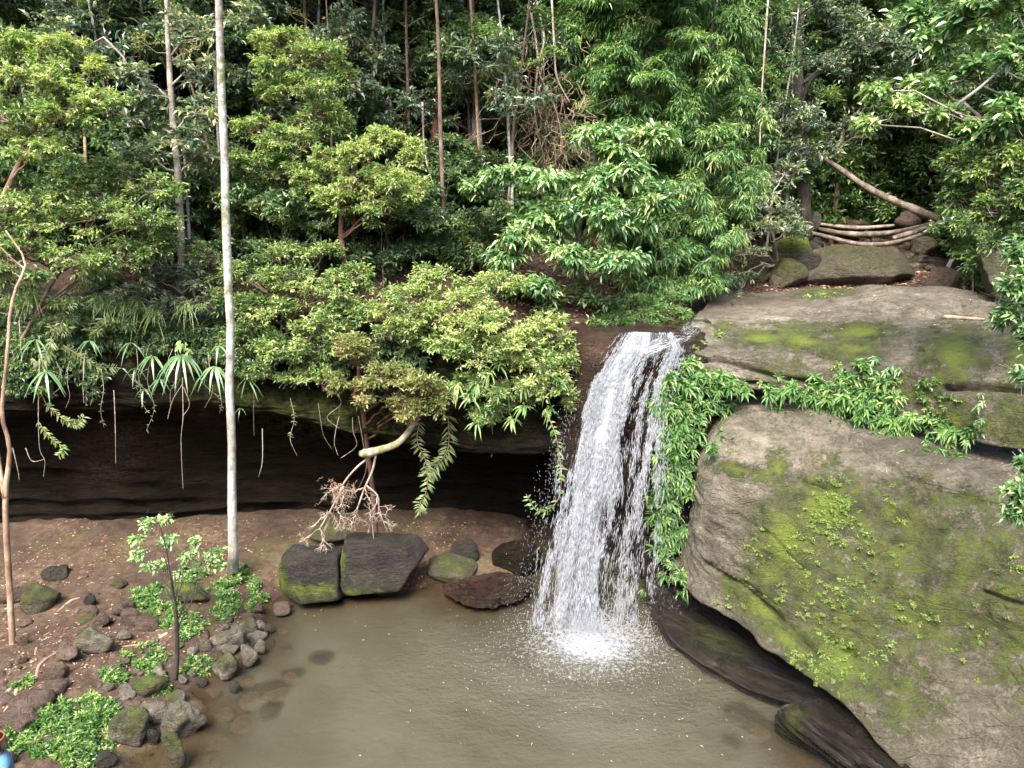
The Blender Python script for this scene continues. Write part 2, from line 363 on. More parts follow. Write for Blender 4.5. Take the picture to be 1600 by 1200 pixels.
# ------------------------------------------------------------------ hillside and creek valley above the fall
VAL = [(2.0, 15.9), (4.3, 17.6), (5.8, 19.8), (9, 24.5), (10, 33), (15.5, 34), (14.2, 24), (12.6, 19.5), (12.2, 14), (9.5, 9), (7, 9), (4, 13.5)]
def hill_h(XY):
    XY = np.asarray(XY, float); x, y = XY[..., 0], XY[..., 1]
    P3 = np.stack([x, y, 0 * x], -1); d = np.maximum(pdist(XY, VAL), 0)
    base = 5.30 + 0.075 * np.maximum(y - 18.5, 0)
    left = np.minimum(0.62 * d, np.maximum(0, 0.43 * (y - 15.9)) + 0.1 * d)
    right = 0.55 * d
    isl = (x < 4 + (y - 15) * 0.42)
    z = base + np.where(isl, left, right) + np.maximum(0, y - 34) * 0.15
    return z + (0.16 * fbm(P3, 0.45, 4, 12) + 0.07 * fbm(P3, 2.0, 3, 13)) * sstep(0, 1.5, d) + 0.03 * fbm(P3, 3.0, 3, 14)
hx = np.concatenate([np.linspace(-60, -22, 24), np.linspace(-21, 18, 230), np.linspace(19, 70, 34)])
hs = np.concatenate([np.linspace(0, 0.25, 90), np.linspace(0.255, 1, 90)])
HX, HS = np.meshgrid(hx, hs, indexing='ij')
ye = 15.75 + 0.25 * vnoise(np.stack([HX * 0.7, 0 * HX, 0 * HX], -1), 3) - sstep(9.8, 13.5, HX) * 9.0
HY = ye + (85 - ye) * HS
HZ = hill_h(np.stack([HX, HY], -1)) - sstep(0.004, 0.0, HS) * 0.25
m = NT('forest_floor_litter'); co = m.co()
n1 = m.noise(co, 1.2, 6, 0.65); n2 = m.noise(co, 12, 7, 0.8); n3 = m.noise(co, 40, 3, 0.7)
c = m.ramp(m.math('ADD', m.math('MULTIPLY', n1, 0.4), m.math('MULTIPLY', n2, 0.6)), [(0.36, (0.022, 0.013, 0.008)), (0.5, (0.075, 0.040, 0.024)), (0.63, (0.17, 0.10, 0.065))])
c = m.mix(0.6, c, m.ramp(n3, [(0.3, 0.4), (0.7, 1.5)]), 'MULTIPLY')
b = m.bsdf(Base_Color=c, Roughness=0.9, Normal=m.bump(m.math('ADD', n2, m.math('MULTIPLY', n3, 0.5)), 0.9, 0.1))
LITTER = m.done(b.outputs[0])
tag(mk('hillside', np.stack([HX, HY, HZ], -1).reshape(-1, 3), grid_faces(len(hx), len(hs))[:, ::-1], LITTER), kind='structure')
def hz(x, y): return float(hill_h(np.array([x, y], float)))

# ------------------------------------------------------------------ cliff with the overhanging cave
cx = np.linspace(-24, 4.2, 420)
def cprof(x):
    lz = np.interp(x, [-24, -9, -6.5, -4.5, -2, -0.5, 1.5, 3.5], [3.7, 3.75, 3.9, 3.6, 3.0, 2.95, 2.9, 2.9])   # lip height
    yb = np.interp(x, [-24, -9, -6, -3, 0, 4], [16.9, 17.0, 17.4, 17.7, 17.8, 17.6])                          # back wall
    yl = np.interp(x, [-24, -9, -6.5, -4, -1, 1, 2.2, 4], [15.3, 15.3, 15.5, 15.2, 15.0, 15.0, 15.3, 15.8])   # lip
    pr = [(16.6, 5.5), (15.95, 5.36), (yl + 0.38, 5.0), (yl + 0.12, 4.5), (yl + 0.05, (4.3 + lz) / 2), (yl, lz + 0.08), (yl + 0.35, lz - 0.12),
          (yl + (yb - yl) * 0.45, lz - 0.3), (yb - 0.35, lz - 0.75), (yb + 0.15, (lz - 0.7) * 0.6), (yb + 0.1, 0.75), (yb - 0.25, 0.0)]
    return np.array([np.stack([np.broadcast_to(a, x.shape), np.broadcast_to(bb, x.shape)], -1) for a, bb in pr])
pc = crom(cprof(cx), 170)                                  # (170, nx, 2)
CV = np.stack([np.broadcast_to(cx, pc.shape[:2]), pc[..., 0], pc[..., 1]], -1)
sr = fbm(CV * np.array([0.35, 0.35, 2.6]), 1.0, 5, 40, True)
kz = sstep(0, 12, np.arange(170))[:, None]
CV[..., 1] += kz * (-0.30 * sr - 0.35 * fbm(CV, 0.55, 4, 41)); CV[..., 2] += kz * (0.10 * fbm(CV, 1.1, 4, 42) + 0.05 * sr)
cvf = CV.reshape(-1, 3)
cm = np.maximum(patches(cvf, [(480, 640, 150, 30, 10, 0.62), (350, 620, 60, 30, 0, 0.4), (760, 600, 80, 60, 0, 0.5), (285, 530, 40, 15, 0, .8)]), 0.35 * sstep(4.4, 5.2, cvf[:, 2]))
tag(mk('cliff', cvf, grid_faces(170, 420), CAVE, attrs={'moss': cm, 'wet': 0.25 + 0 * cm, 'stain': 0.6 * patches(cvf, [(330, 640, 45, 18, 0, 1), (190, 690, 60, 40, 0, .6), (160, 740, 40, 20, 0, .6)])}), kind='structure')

# ------------------------------------------------------------------ rock bodies laid out from control rows
def rock_patch(name, rows, mat, res=(150, 220), amp=0.10, seed=0, back=None, moss=(), stain=(), wet=(), pale=(), wetf=None, step=0.0, stepf=3.2, strata=(0.5, 0.5, 3.0), mossf=None, parent=None, dispf=None):
    R = np.array([[atY(a, b, y) if y > 5 else atZ(a, b, y) for a, b, y in r] for r in rows])      # third value: depth, or height when small
    if back:
        for off in back: R = np.concatenate([R, R[-1:] + np.array(off)])
    R = crom(R, res[0]); R = np.swapaxes(crom(np.swapaxes(R, 0, 1), res[1]), 0, 1)
    du = np.gradient(R, axis=0); dv = np.gradient(R, axis=1); Nn = unit(np.cross(du, dv))
    q = R @ np.array([[0.92, 0.2, -0.3], [-0.1, 0.95, -0.25], [0.33, 0.25, 0.9]])
    d = amp * (0.45 * fbm(q * np.array(strata), 1.0, 6, seed, True) + 1.3 * fbm(R, 0.7, 5, seed + 3) + 0.28 * fbm(q * np.array([1.5, 1.5, 7]), 1.6, 4, seed + 9))
    if step:
        u = (R @ np.array([0.28, 0.1, 0.95])) * stepf + 1.1 * fbm(R, 0.6, 4, seed + 20); fr_ = u - np.floor(u)
        mk_ = sstep(-.1, .35, fbm(R, 0.8, 3, seed + 25)); d = d + step * mk_ * (np.power(fr_, 3) - 0.3) * (0.6 + vnoise(np.floor(u)[..., None] * np.array([1.7, 0, 0]) + R * .8, 3))
    if dispf is not None: d = d + dispf(R)
    s = -1 if Nn[..., 1].mean() > 0 else 1
    V = R + s * Nn * d[..., None]
    f = grid_faces(*res); f = f if s > 0 else f[:, ::-1]
    V = V.reshape(-1, 3)
    mo = patches(V, moss) if len(moss) else np.zeros(len(V))
    if mossf is not None: mo = np.maximum(mo, mossf(V))
    wt = patches(V, wet) if len(wet) else np.zeros(len(V))
    if wetf is not None: wt = np.maximum(wt, wetf(V))
    return mk(name, V, f, mat, parent, {'moss': np.clip(mo, 0, 1), 'stain': patches(V, stain) if len(stain) else 0 * mo, 'wet': wt, 'pale': patches(V, pale) if len(pale) else 0 * mo})

def crack(*lines):
    """displacement that sinks thin cracks along picture polylines"""
    def f(R):
        x, y, _ = proj(R); XY = np.stack([x, y], -1); d = np.zeros(x.shape)
        for pts, wpx, dp in lines:
            j = 5 * vnoise(R * 2.2, 77)
            dd = pdist(XY + np.stack([j, j], -1), pts, closed=False)
            d = d - 1.7 * dp * np.exp(-(dd / (wpx * .8)) ** 2)
        return d
    return f
o = rock_patch('rock_outcrop', [
    [(1075,650,15.6),(1140,630,15.4),(1250,626,15.3),(1350,650,14.8),(1450,668,14.2),(1600,690,13),(1820,720,12)],
    [(1082,700,14.9),(1132,668,14.3),(1250,654,13.8),(1350,690,13.1),(1450,712,12.3),(1600,748,11.2),(1820,795,9.8)],
    [(1086,760,14.2),(1108,735,13.5),(1230,740,12.8),(1350,760,12.1),(1450,790,11.3),(1600,840,10.3),(1820,905,9)],
    [(1078,830,14.1),(1100,830,13.2),(1200,840,12.2),(1320,870,11.4),(1440,890,10.7),(1600,930,9.8),(1820,1000,8.5)],
    [(1062,880,14.0),(1090,900,13.0),(1190,940,11.7),(1310,985,10.8),(1440,1010,10.1),(1600,1060,9.3),(1820,1130,8.0)],
    [(1045,885,14.2),(1078,922,12.95),(1190,1000,11.2),(1300,1086,10.0),(1400,1186,8.95),(1530,1290,8.2),(1800,1400,7.2)]],
    SAND, (260, 350), 0.12, 50, step=.13, stepf=2.4, pale=[(1180,700,80,44,0,1),(1310,715,100,22,12,.8),(1450,745,100,22,16,.9),(1560,790,80,24,18,.8),(1260,780,30,30,0,.6),(1135,790,30,60,0,.35),(1240,830,14,20,0,.6),(1530,990,90,60,0,.3)], back=[(0.35, 0.9, 0.05), (1.2, 2.2, -0.5), (1.6, 2.8, -1.5)],
    moss=[(1290,790,60,42,0,1),(1225,845,42,70,0,.95),(1160,735,45,12,10,.8),(1270,900,90,60,0,.62),(1215,735,18,30,0,.8),(1310,1030,70,70,30,.9),(1200,900,40,40,0,.8),
          (1190,950,60,25,40,.9),(1420,850,120,90,10,.62),(1350,940,110,90,0,.6),(1520,900,110,100,0,.60),(1400,1080,80,60,30,.55),(1470,960,80,60,0,.66),(1290,720,30,16,0,.5),(1230,1000,60,18,42,.9),(1560,790,80,30,10,.5),(1590,1000,60,90,0,.5)],
    stain=[(1270,730,10,50,8,.8),(1500,880,12,30,0,.9),(1170,925,6,14,0,.9),(1440,985,22,14,0,.7),(1530,960,8,16,0,.8),(1560,955,9,16,0,.6),(1430,1035,40,14,30,.6),(1590,880,12,25,0,.5),(1385,885,14,28,20,.4)],
    wet=[(1060,960,60,30,30,.6)],
    dispf=crack(([(1330,690),(1400,735),(1490,775),(1600,800),(1800,850)], 5, .07), ([(1245,745),(1262,760),(1300,765)], 6, .08), ([(1150,800),(1210,840),(1260,900)], 4, .04),
                ([(1110,880),(1160,912),(1230,975),(1275,1020)], 6, .09), ([(1540,925),(1600,945),(1700,950)], 5, .08), ([(1400,1035),(1460,1070),(1560,1110)], 5, .06), ([(1290,995),(1302,1000)], 7, .12), ([(1322,1012),(1334,1018)], 7, .13)))
tag(o, 'huge sloping mossy sandstone face filling the lower right beside the pool', 'rock face')
o = rock_patch('rock_slab', [
    [(1130,452,19.5),(1200,458,19.5),(1280,452,19.5),(1380,450,19),(1480,452,18.5),(1560,466,17.5),(1700,476,16.5),(1850,486,15)],
    [(1092,488,16.8),(1170,486,17),(1270,482,17),(1380,482,16.5),(1480,486,16),(1560,496,15),(1700,500,14),(1850,505,12.5)],
    [(1075,519,15.6),(1140,517,15.6),(1260,512,15.5),(1380,512,15),(1480,520,14.3),(1560,530,13.6),(1700,540,12.3),(1850,550,11)],
    [(1068,545,14.9),(1120,556,14.8),(1250,566,14.5),(1380,572,13.9),(1480,578,13.1),(1560,585,12.6),(1700,600,11.4),(1850,620,10)],
    [(1070,580,14.75),(1120,600,14.6),(1250,616,14.3),(1380,650,13.6),(1480,672,12.7),(1560,690,11.9),(1700,708,10.9),(1850,728,9.6)]],
    SAND, (210, 330), 0.08, 60, step=.09, pale=[(1200,500,120,20,-6,1),(1300,480,200,16,0,.7),(1480,500,90,20,0,.8),(1440,540,60,24,0,.7),(1330,495,120,8,0,.6),(1130,585,60,24,0,.55),(1560,590,50,20,0,.7),(1400,465,120,8,0,.4)], back=[(0.1, 0.5, -0.05), (0.3, 1.6, 0.0)],
    moss=[(1190,528,45,14,0,.95),(1345,518,52,14,0,1),(1250,530,40,16,0,.95),(1330,545,50,16,0,.85),(1490,552,48,42,0,.92),(1590,560,30,50,0,.8),(1130,510,16,8,0,.8),(1290,455,40,7,0,.8),(1250,510,60,8,0,.6),(1390,600,50,16,10,.75),(1490,660,35,30,0,.8),(1580,660,40,50,0,.65),(1430,610,60,20,0,.5),(1220,575,40,20,0,.45)],
    wet=[(1100,480,60,14,-10,.9),(1190,468,80,10,0,.9),(1075,540,12,40,0,.8)], stain=[(1150,478,90,12,0,.4)],
    dispf=crack(([(1075,560),(1150,566),(1210,590),(1290,600)], 5, .10), ([(1100,590),(1180,600),(1240,620)], 5, .10), ([(1480,610),(1540,608),(1600,611),(1750,620)], 5, .16), ([(1230,540),(1300,560),(1360,590)], 4, .07), ([(1290,470),(1400,478),(1500,474)], 4, .04),
                ([(1380,484),(1440,488),(1500,480)], 6, .10), ([(1270,490),(1350,488)], 4, .06), ([(1415,530),(1430,545),(1445,552)], 4, .05)))
tag(o, 'broad pale sandstone slab with bright moss patches beside the top of the waterfall', 'rock slab')

# rock face behind and beside the falling water
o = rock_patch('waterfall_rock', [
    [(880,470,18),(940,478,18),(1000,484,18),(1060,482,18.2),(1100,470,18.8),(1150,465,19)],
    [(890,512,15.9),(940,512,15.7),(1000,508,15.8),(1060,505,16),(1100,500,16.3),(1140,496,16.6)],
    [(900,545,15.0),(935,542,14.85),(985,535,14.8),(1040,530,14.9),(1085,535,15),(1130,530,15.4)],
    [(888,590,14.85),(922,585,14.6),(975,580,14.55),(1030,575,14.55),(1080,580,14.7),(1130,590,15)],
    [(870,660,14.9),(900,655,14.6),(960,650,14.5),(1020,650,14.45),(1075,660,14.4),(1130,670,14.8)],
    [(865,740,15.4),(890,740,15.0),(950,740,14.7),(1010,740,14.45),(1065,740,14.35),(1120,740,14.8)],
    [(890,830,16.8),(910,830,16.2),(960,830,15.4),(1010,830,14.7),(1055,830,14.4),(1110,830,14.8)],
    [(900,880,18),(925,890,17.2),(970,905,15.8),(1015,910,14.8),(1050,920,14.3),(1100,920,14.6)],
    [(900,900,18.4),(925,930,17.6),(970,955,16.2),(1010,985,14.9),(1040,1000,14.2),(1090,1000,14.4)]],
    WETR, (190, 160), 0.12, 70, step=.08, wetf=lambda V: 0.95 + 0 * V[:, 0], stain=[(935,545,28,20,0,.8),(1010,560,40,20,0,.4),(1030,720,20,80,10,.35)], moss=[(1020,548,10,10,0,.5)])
tag(o, kind='structure')
o.name = 'waterfall_cliff'
# wet ledge under the overhang at the pool's right edge
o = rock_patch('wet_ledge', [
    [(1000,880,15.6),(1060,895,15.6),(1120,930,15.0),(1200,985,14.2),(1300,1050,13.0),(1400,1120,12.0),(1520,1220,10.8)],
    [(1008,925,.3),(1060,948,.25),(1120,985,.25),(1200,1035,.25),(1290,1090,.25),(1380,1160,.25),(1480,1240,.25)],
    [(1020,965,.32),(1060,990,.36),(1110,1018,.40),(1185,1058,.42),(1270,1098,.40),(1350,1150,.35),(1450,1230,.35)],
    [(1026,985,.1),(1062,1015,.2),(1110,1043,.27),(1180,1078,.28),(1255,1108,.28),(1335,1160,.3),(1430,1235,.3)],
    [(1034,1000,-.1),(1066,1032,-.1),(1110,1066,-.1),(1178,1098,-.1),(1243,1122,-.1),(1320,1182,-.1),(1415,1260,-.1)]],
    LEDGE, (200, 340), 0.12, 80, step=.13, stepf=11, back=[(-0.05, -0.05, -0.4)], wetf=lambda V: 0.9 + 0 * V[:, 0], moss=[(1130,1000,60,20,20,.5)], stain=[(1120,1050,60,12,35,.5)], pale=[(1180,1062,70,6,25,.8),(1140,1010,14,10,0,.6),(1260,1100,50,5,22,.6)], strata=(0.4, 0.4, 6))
tag(o, 'dark wet layered rock ledge along the water under the overhanging mossy face', 'rock ledge')

o = rock_patch('water_slab', [
    [(1262,1086,.1),(1290,1090,.55),(1345,1108,.7),(1430,1150,.75),(1540,1215,.8)],
    [(1240,1100,.1),(1252,1104,.5),(1310,1128,.62),(1400,1180,.66),(1500,1250,.7)],
    [(1226,1110,.05),(1228,1118,.42),(1290,1150,.52),(1375,1202,.54),(1470,1275,.5)],
    [(1219,1122,.0),(1220,1138,.2),(1284,1172,.26),(1362,1222,.27),(1450,1292,.25)],
    [(1222,1134,-.1),(1224,1152,-.1),(1288,1190,-.1),(1362,1238,-.1),(1440,1305,-.1)]],
    LEDGE, (150, 260), 0.06, 90, step=.09, stepf=13, back=[(-0.0, -0.0, -0.3)], wetf=lambda V: 0.85 + 0 * V[:, 0], moss=[(1240,1130,16,26,30,.62)], pale=[(1300,1140,60,5,28,.8),(1260,1122,20,5,20,.5),(1350,1190,50,4,33,.7)], strata=(0.5, 0.5, 7))  # thin pale streaks put wet highlights into the slab's colour
tag(o, 'long layered wet slab with painted shiny streaks lying in the water at lower right', 'rock slab')
# ------------------------------------------------------------------ foliage
def leaves(P, D, N, L, W, fold=0.25, droop=0.15, six=False):
    n = len(P); D = unit(D); S = unit(np.cross(D, N)); N = np.cross(S, D)
    L = np.broadcast_to(L, (n,))[:, None]; W = np.broadcast_to(W, (n,))[:, None]
    if not six:
        V = np.stack([P, P + D * L * .5 + S * W * .5 + N * fold * W, P + D * L - N * droop * L, P + D * L * .5 - S * W * .5 + N * fold * W], 1)
        b = np.arange(n)[:, None] * 4
        F = np.concatenate([b + [0, 1, 2], b + [0, 2, 3]], 1).reshape(-1, 3)
        return V.reshape(-1, 3), F, 2
    dz = np.array([0, 0, 1.0]) * L
    V = np.stack([P, P + D * L * .3 + S * W * .5 + N * fold * W - dz * droop * .09, P + D * L * .3 - S * W * .5 + N * fold * W - dz * droop * .09,
                  P + D * L * .35 - dz * droop * .09,
                  P + D * L * .68 + S * W * .38 + N * fold * W * .8 - dz * droop * .46, P + D * L * .68 - S * W * .38 + N * fold * W * .8 - dz * droop * .46,
                  P + D * L * .68 - dz * droop * .46, P + D * L - dz * droop], 1)
    b = np.arange(n)[:, None] * 8
    T = np.concatenate([b + [0, 1, 3], b + [0, 3, 2], b + [3, 1, 4], b + [3, 4, 6], b + [2, 3, 6], b + [2, 6, 5], b + [6, 4, 7], b + [5, 6, 7]], 1).reshape(-1, 3)
    return V.reshape(-1, 3), T, 8

def rsph(n, upb=0.0):
    d = rng.normal(size=(n, 3)); d[:, 2] += upb; return unit(d)

def foliage(clumps, leaf=(0.12, 0.05), sub=8, twig=14, nl=7, shell=0.55, upb=0.4, spread=1.0, tone=(0.5, 0.18), flat=1.0, six=False, droop=0.2, subr=0.42, tw_len=0.22, hang=0.0, tvar=None):
    """clumps: (n,7) centre xyz, radii xyz, tone shift -> leaf mesh + twig segments"""
    C = np.asarray(clumps, float); n = len(C)
    size = (C[:, 3] * C[:, 4] * C[:, 5]) ** (2 / 9.0) * 1.0
    ks = np.maximum(3, (sub * np.ones(n)).astype(int))
    I = np.repeat(np.arange(n), ks); d = rsph(len(I), upb)
    rad = (shell + (1 - shell) * rng.random(len(I)))[:, None]
    sc = C[I, :3] + d * rad * C[I, 3:6] * (1 - subr * 0.5)
    st = C[I, 6] + rng.normal(0, tone[1] * 0.7, len(I)); sr = C[I, 3:6] * subr * (0.7 + 0.6 * rng.random(len(I)))[:, None]
    J = np.repeat(np.arange(len(I)), twig); d2 = rsph(len(J), upb * 0.8)
    tp = sc[J] + d2 * sr[J] * (0.35 + 0.75 * rng.random(len(J)))[:, None] * np.array([1, 1, flat])
    td = unit(d2 * np.array([1, 1, 0.5]) + unit(tp - C[I[J], :3]) * 0.6 + rng.normal(0, 0.35, (len(J), 3)) - np.array([0, 0, hang]))
    K = np.repeat(np.arange(len(J)), nl); m = len(K)
    f = np.tile(np.arange(nl) / max(1, nl - 1), len(J))
    P = tp[K] - td[K] * (tw_len * (1 - f))[:, None] + rng.normal(0, 0.008, (m, 3))
    side = unit(np.cross(td[K], np.array([0, 0, 1.0]) + rng.normal(0, 0.45, (m, 3)))) * np.where(np.tile(np.arange(nl) % 2, len(J)), 1, -1)[:, None]
    D = unit(td[K] * (0.45 + 0.5 * f)[:, None] + side * spread * (1.0 - 0.5 * f)[:, None] + rng.normal(0, 0.25, (m, 3)) - np.array([0, 0, hang]))
    Nn = np.array([0, 0, 1.0]) + rng.normal(0, 0.42, (m, 3))
    sz = 0.65 + 0.6 * rng.random(m)
    V, F, per = leaves(P, D, Nn, leaf[0] * sz, leaf[1] * sz, 0.22, droop, six)
    t = np.clip(tone[0] + 0.35 * (rng.random(m) < .05) + st[J][K] + rng.normal(0, tone[1] * 0.5, len(J))[K] + rng.normal(0, tone[1] * 0.95, m), 0, 1)
    return V, F, np.repeat(t, per), (sc, sr, I, tp, td)

def stick_tree(base_pts, base_r, limbs_to, r_limb=0.03, sides=8, twigs=None, tw=0.004):
    """trunk polyline + limbs reaching from it to the given points"""
    parts = [tube(crom(base_pts, 26), np.interp(np.linspace(0, 1, 26), np.linspace(0, 1, len(base_r)), base_r), sides)]
    tr = crom(base_pts, 60)
    for p in limbs_to:
        p = np.asarray(p, float)
        hh = tr[:, 2] - p[2] + 0.55 * np.linalg.norm(tr[:, :2] - p[:2], axis=1)
        k = int(np.clip(np.argmin(np.abs(hh)), 6, 59))
        parts.append(limb(tr[k], p, r_limb, r_limb * 0.3, 8, 0.10, 0, 5, up=0.08))
    if twigs is not None:
        a, b = twigs
        parts.append(thin_sticks(a, b, tw))
    return merge(parts)
def thin_sticks(a, b, r):
    n = len(a); d = unit(b - a); s = unit(np.cross(d, np.array([0.3, 0.2, 1.0]))); t = np.cross(d, s)
    V = np.stack([a + s * r, a - s * r * .5 + t * r * .87, a - s * r * .5 - t * r * .87, b + s * r * .5, b - s * r * .25 + t * r * .43, b - s * r * .25 - t * r * .43], 1)
    k = np.arange(n)[:, None] * 6
    F = np.concatenate([k + [0, 1, 4, 3], k + [1, 2, 5, 4], k + [2, 0, 3, 5]], 1).reshape(-1, 4)
    return V.reshape(-1, 3), [F]

def bark_mat(name, a, b, c, moss=0.0, sc=1.0, stretch=5.0, mossc=(0.10, 0.13, 0.02)):
    m = NT(name); co = m.oco(); cs = m.scaleco(co, (stretch, stretch, 1.0))
    n1 = m.noise(cs, 1.6 * sc, 7, 0.7); n2 = m.noise(co, 2.2 * sc, 6, 0.7); n3 = m.noise(cs, 14 * sc, 4, 0.7)
    col = m.ramp(m.math('ADD', m.math('MULTIPLY', n1, 0.5), m.math('MULTIPLY', n2, 0.5)), [(0.40, a), (0.5, b), (0.58, c)])
    col = m.mix(0.45, col, m.ramp(n3, [(0.3, 0.5), (0.7, 1.3)]), 'MULTIPLY')
    if moss:
        col = m.mix(m.math('MULTIPLY', 0.85, m.ramp(m.math('ADD', m.math('MULTIPLY', m.attr('moss'), 0.7), m.math('SUBTRACT', m.math('MULTIPLY', m.noise(co, 6, 8, 0.8), 2.4), 1.6)), [(0.0, 0.0), (0.3, 1.0)])), col, mossc)
    bs = m.bsdf(Base_Color=col, Roughness=0.85, Normal=m.bump(m.math('ADD', n1, n3), 0.7, 0.03))
    return m.done(bs.outputs[0])
BK_PALE = bark_mat('pale_smooth_bark', (0.15, 0.13, 0.10), (0.36, 0.34, 0.29), (0.60, 0.59, 0.55), 1.0, stretch=1.2)
BK_BROWN = bark_mat('brown_bark', (0.07, 0.045, 0.03), (0.15, 0.10, 0.07), (0.26, 0.19, 0.14), 0.0)
BK_RED = bark_mat('red_brown_bark', (0.06, 0.025, 0.016), (0.14, 0.06, 0.04), (0.22, 0.11, 0.075), 0.0)
BK_GREY = bark_mat('grey_bark', (0.10, 0.085, 0.065), (0.22, 0.19, 0.15), (0.38, 0.34, 0.28), 1.0, stretch=2.0)
BK_DARK = bark_mat('dark_bark', (0.016, 0.012, 0.010), (0.035, 0.027, 0.02), (0.075, 0.06, 0.045), 0.0)
BK_TAN = bark_mat('tan_peeling_bark', (0.17, 0.10, 0.06), (0.32, 0.20, 0.13), (0.50, 0.36, 0.25), 0.0, stretch=3)
BK_LOG = bark_mat('weathered_log_bark', (0.07, 0.05, 0.038), (0.16, 0.12, 0.09), (0.32, 0.26, 0.21), 0.0, stretch=2)
DEADW = bark_mat('bleached_dead_wood', (0.22, 0.16, 0.12), (0.38, 0.30, 0.23), (0.55, 0.47, 0.38), 1.0)

LF_LIME = leaf_mat('lime_green_leaves', [(0.0, (0.045, 0.095, 0.032)), (0.35, (0.115, 0.21, 0.062)), (0.65, (0.235, 0.365, 0.105)), (1.0, (0.48, 0.52, 0.20))], rough=0.34, trans=0.38, spec=0.65)
LF_MID = leaf_mat('mid_green_leaves', [(0.0, (0.04, 0.085, 0.03)), (0.4, (0.10, 0.19, 0.06)), (0.75, (0.20, 0.31, 0.09)), (1.0, (0.40, 0.46, 0.14))], rough=0.36, trans=0.38, spec=0.6)
LF_BLUE = leaf_mat('grey_green_glossy_leaves', [(0.0, (0.04, 0.075, 0.042)), (0.45, (0.11, 0.165, 0.095)), (0.8, (0.22, 0.28, 0.16)), (1.0, (0.46, 0.45, 0.24))], rough=0.3, trans=0.25, spec=0.7)
LF_DARK = leaf_mat('dark_green_leaves', [(0.0, (0.03, 0.06, 0.025)), (0.4, (0.085, 0.15, 0.06)), (0.75, (0.16, 0.25, 0.095)), (1.0, (0.34, 0.38, 0.16))], rough=0.34, trans=0.35, spec=0.65)
LF_STRAP = leaf_mat('bright_strap_leaves', [(0.0, (0.035, 0.09, 0.03)), (0.4, (0.09, 0.20, 0.055)), (0.75, (0.19, 0.33, 0.09)), (1.0, (0.40, 0.46, 0.16))], rough=0.36, spec=0.6)
LF_GLOSS = leaf_mat('broad_glossy_leaves', [(0.0, (0.045, 0.105, 0.04)), (0.4, (0.10, 0.21, 0.07)), (0.75, (0.21, 0.35, 0.13)), (1.0, (0.40, 0.50, 0.20))], rough=0.28, trans=0.3, spec=0.75)
LF_GOLD = leaf_mat('yellowing_leaves', [(0.0, (0.100, 0.135, 0.037)), (0.4, (0.220, 0.259, 0.075)), (0.75, (0.360, 0.338, 0.125)), (1.0, (0.420, 0.304, 0.175))])
# ------------------------------------------------------------------ forest on the slopes: a few tree forms, copied one by one
def variant(name, label, cat, height, trunk_r, crown_lo, clump_n, clump_r, spread, mat, bark, leaf, sub=7, twig=10, nl=6, lean=0.3, droop=0.2, hang=0.0, tone=(0.45, 0.2), six=False, lspread=1.0, shape='cone', multi=1):
    root = thing(name, label, cat, (0, 0, -50))
    tr = []; tops = []
    for s in range(multi):
        a = rng.random() * 6.28; k = np.linspace(0, 1, 7)[:, None]
        off = np.array([math.cos(a), math.sin(a), 0]) * (0.25 * s + lean * (k ** 1.5)) + rng.normal(0, 0.05 * height / 8, (7, 3)) * k
        P = np.concatenate([0 * k, 0 * k, -0.3 + (height + 0.3) * k * (1 - 0.1 * s)], 1) + off; tr.append(P)
    cl = []
    for i in range(clump_n):
        f = rng.random(); z = height * (crown_lo + (1 - crown_lo) * f); Tk = tr[i % multi]
        ax = np.array([np.interp(z, Tk[:, 2], Tk[:, 0]), np.interp(z, Tk[:, 2], Tk[:, 1]), z])
        ww = {'cone': 1 - 0.6 * f, 'ball': math.sqrt(max(0.05, 1 - (2 * f - 1) ** 2)), 'col': 1.0, 'umb': 0.4 + 0.8 * f}[shape]
        a = rng.random() * 6.28; r = spread * ww * (0.25 + 0.75 * math.sqrt(rng.random()))
        q = clump_r * (0.7 + 0.6 * rng.random())
        cl.append([ax[0] + r * math.cos(a), ax[1] + r * math.sin(a), z, q, q, q * 0.6, rng.normal(0, 0.1)])
    V, F, t, inf = foliage(cl, leaf, sub, twig, nl, upb=0.3, tone=tone, droop=droop, hang=hang, six=six, spread=lspread)
    parts = []
    for s in range(multi):
        parts.append(tube(crom(tr[s], 16), np.linspace(trunk_r * (1 - .3 * (s > 0)), trunk_r * 0.25, 16), 8))
    tk = crom(tr[0], 40)
    for c in cl:
        c = np.array(c[:3]); j = int(np.argmin(np.abs(tk[:, 2] - (c[2] - 0.5 * np.linalg.norm(tk[:, :2].mean(0) - c[:2])))))
        parts.append(limb(tk[j], c, trunk_r * .3, trunk_r * .08, 6, .12, 0, 4))
    sc, sr, I, tp, td = inf; cc = np.array(cl)[:, :3]
    parts.append(thin_sticks(cc[I], sc, 0.010))
    nm = len(V)
    a = mk('trunk', *merge(parts), bark, root, {'moss': np.zeros(1)} if False else None)
    b = mk('crown', V, F, mat, root, {'tone': t}, smooth=False)
    return root, [a, b]
VAR = {}
VAR['slim'] = variant('forest_tree', 'x', 'tree', 11.5, 0.10, 0.30, 34, 0.95, 1.6, LF_DARK, BK_GREY, (0.17, 0.07), 7, 10, 6, shape='col')
VAR['slimb'] = variant('forest_tree', 'x', 'tree', 10.0, 0.075, 0.25, 32, 0.85, 1.4, LF_BLUE, BK_BROWN, (0.17, 0.07), 7, 10, 6, shape='col')
VAR['dense'] = variant('forest_tree', 'x', 'tree', 9.0, 0.12, 0.12, 44, 1.05, 1.9, LF_DARK, BK_DARK, (0.16, 0.065), 8, 11, 6, shape='ball')
VAR['mid'] = variant('forest_tree', 'x', 'tree', 7.5, 0.09, 0.15, 40, 0.9, 1.6, LF_MID, BK_BROWN, (0.14, 0.058), 8, 12, 6, shape='ball')
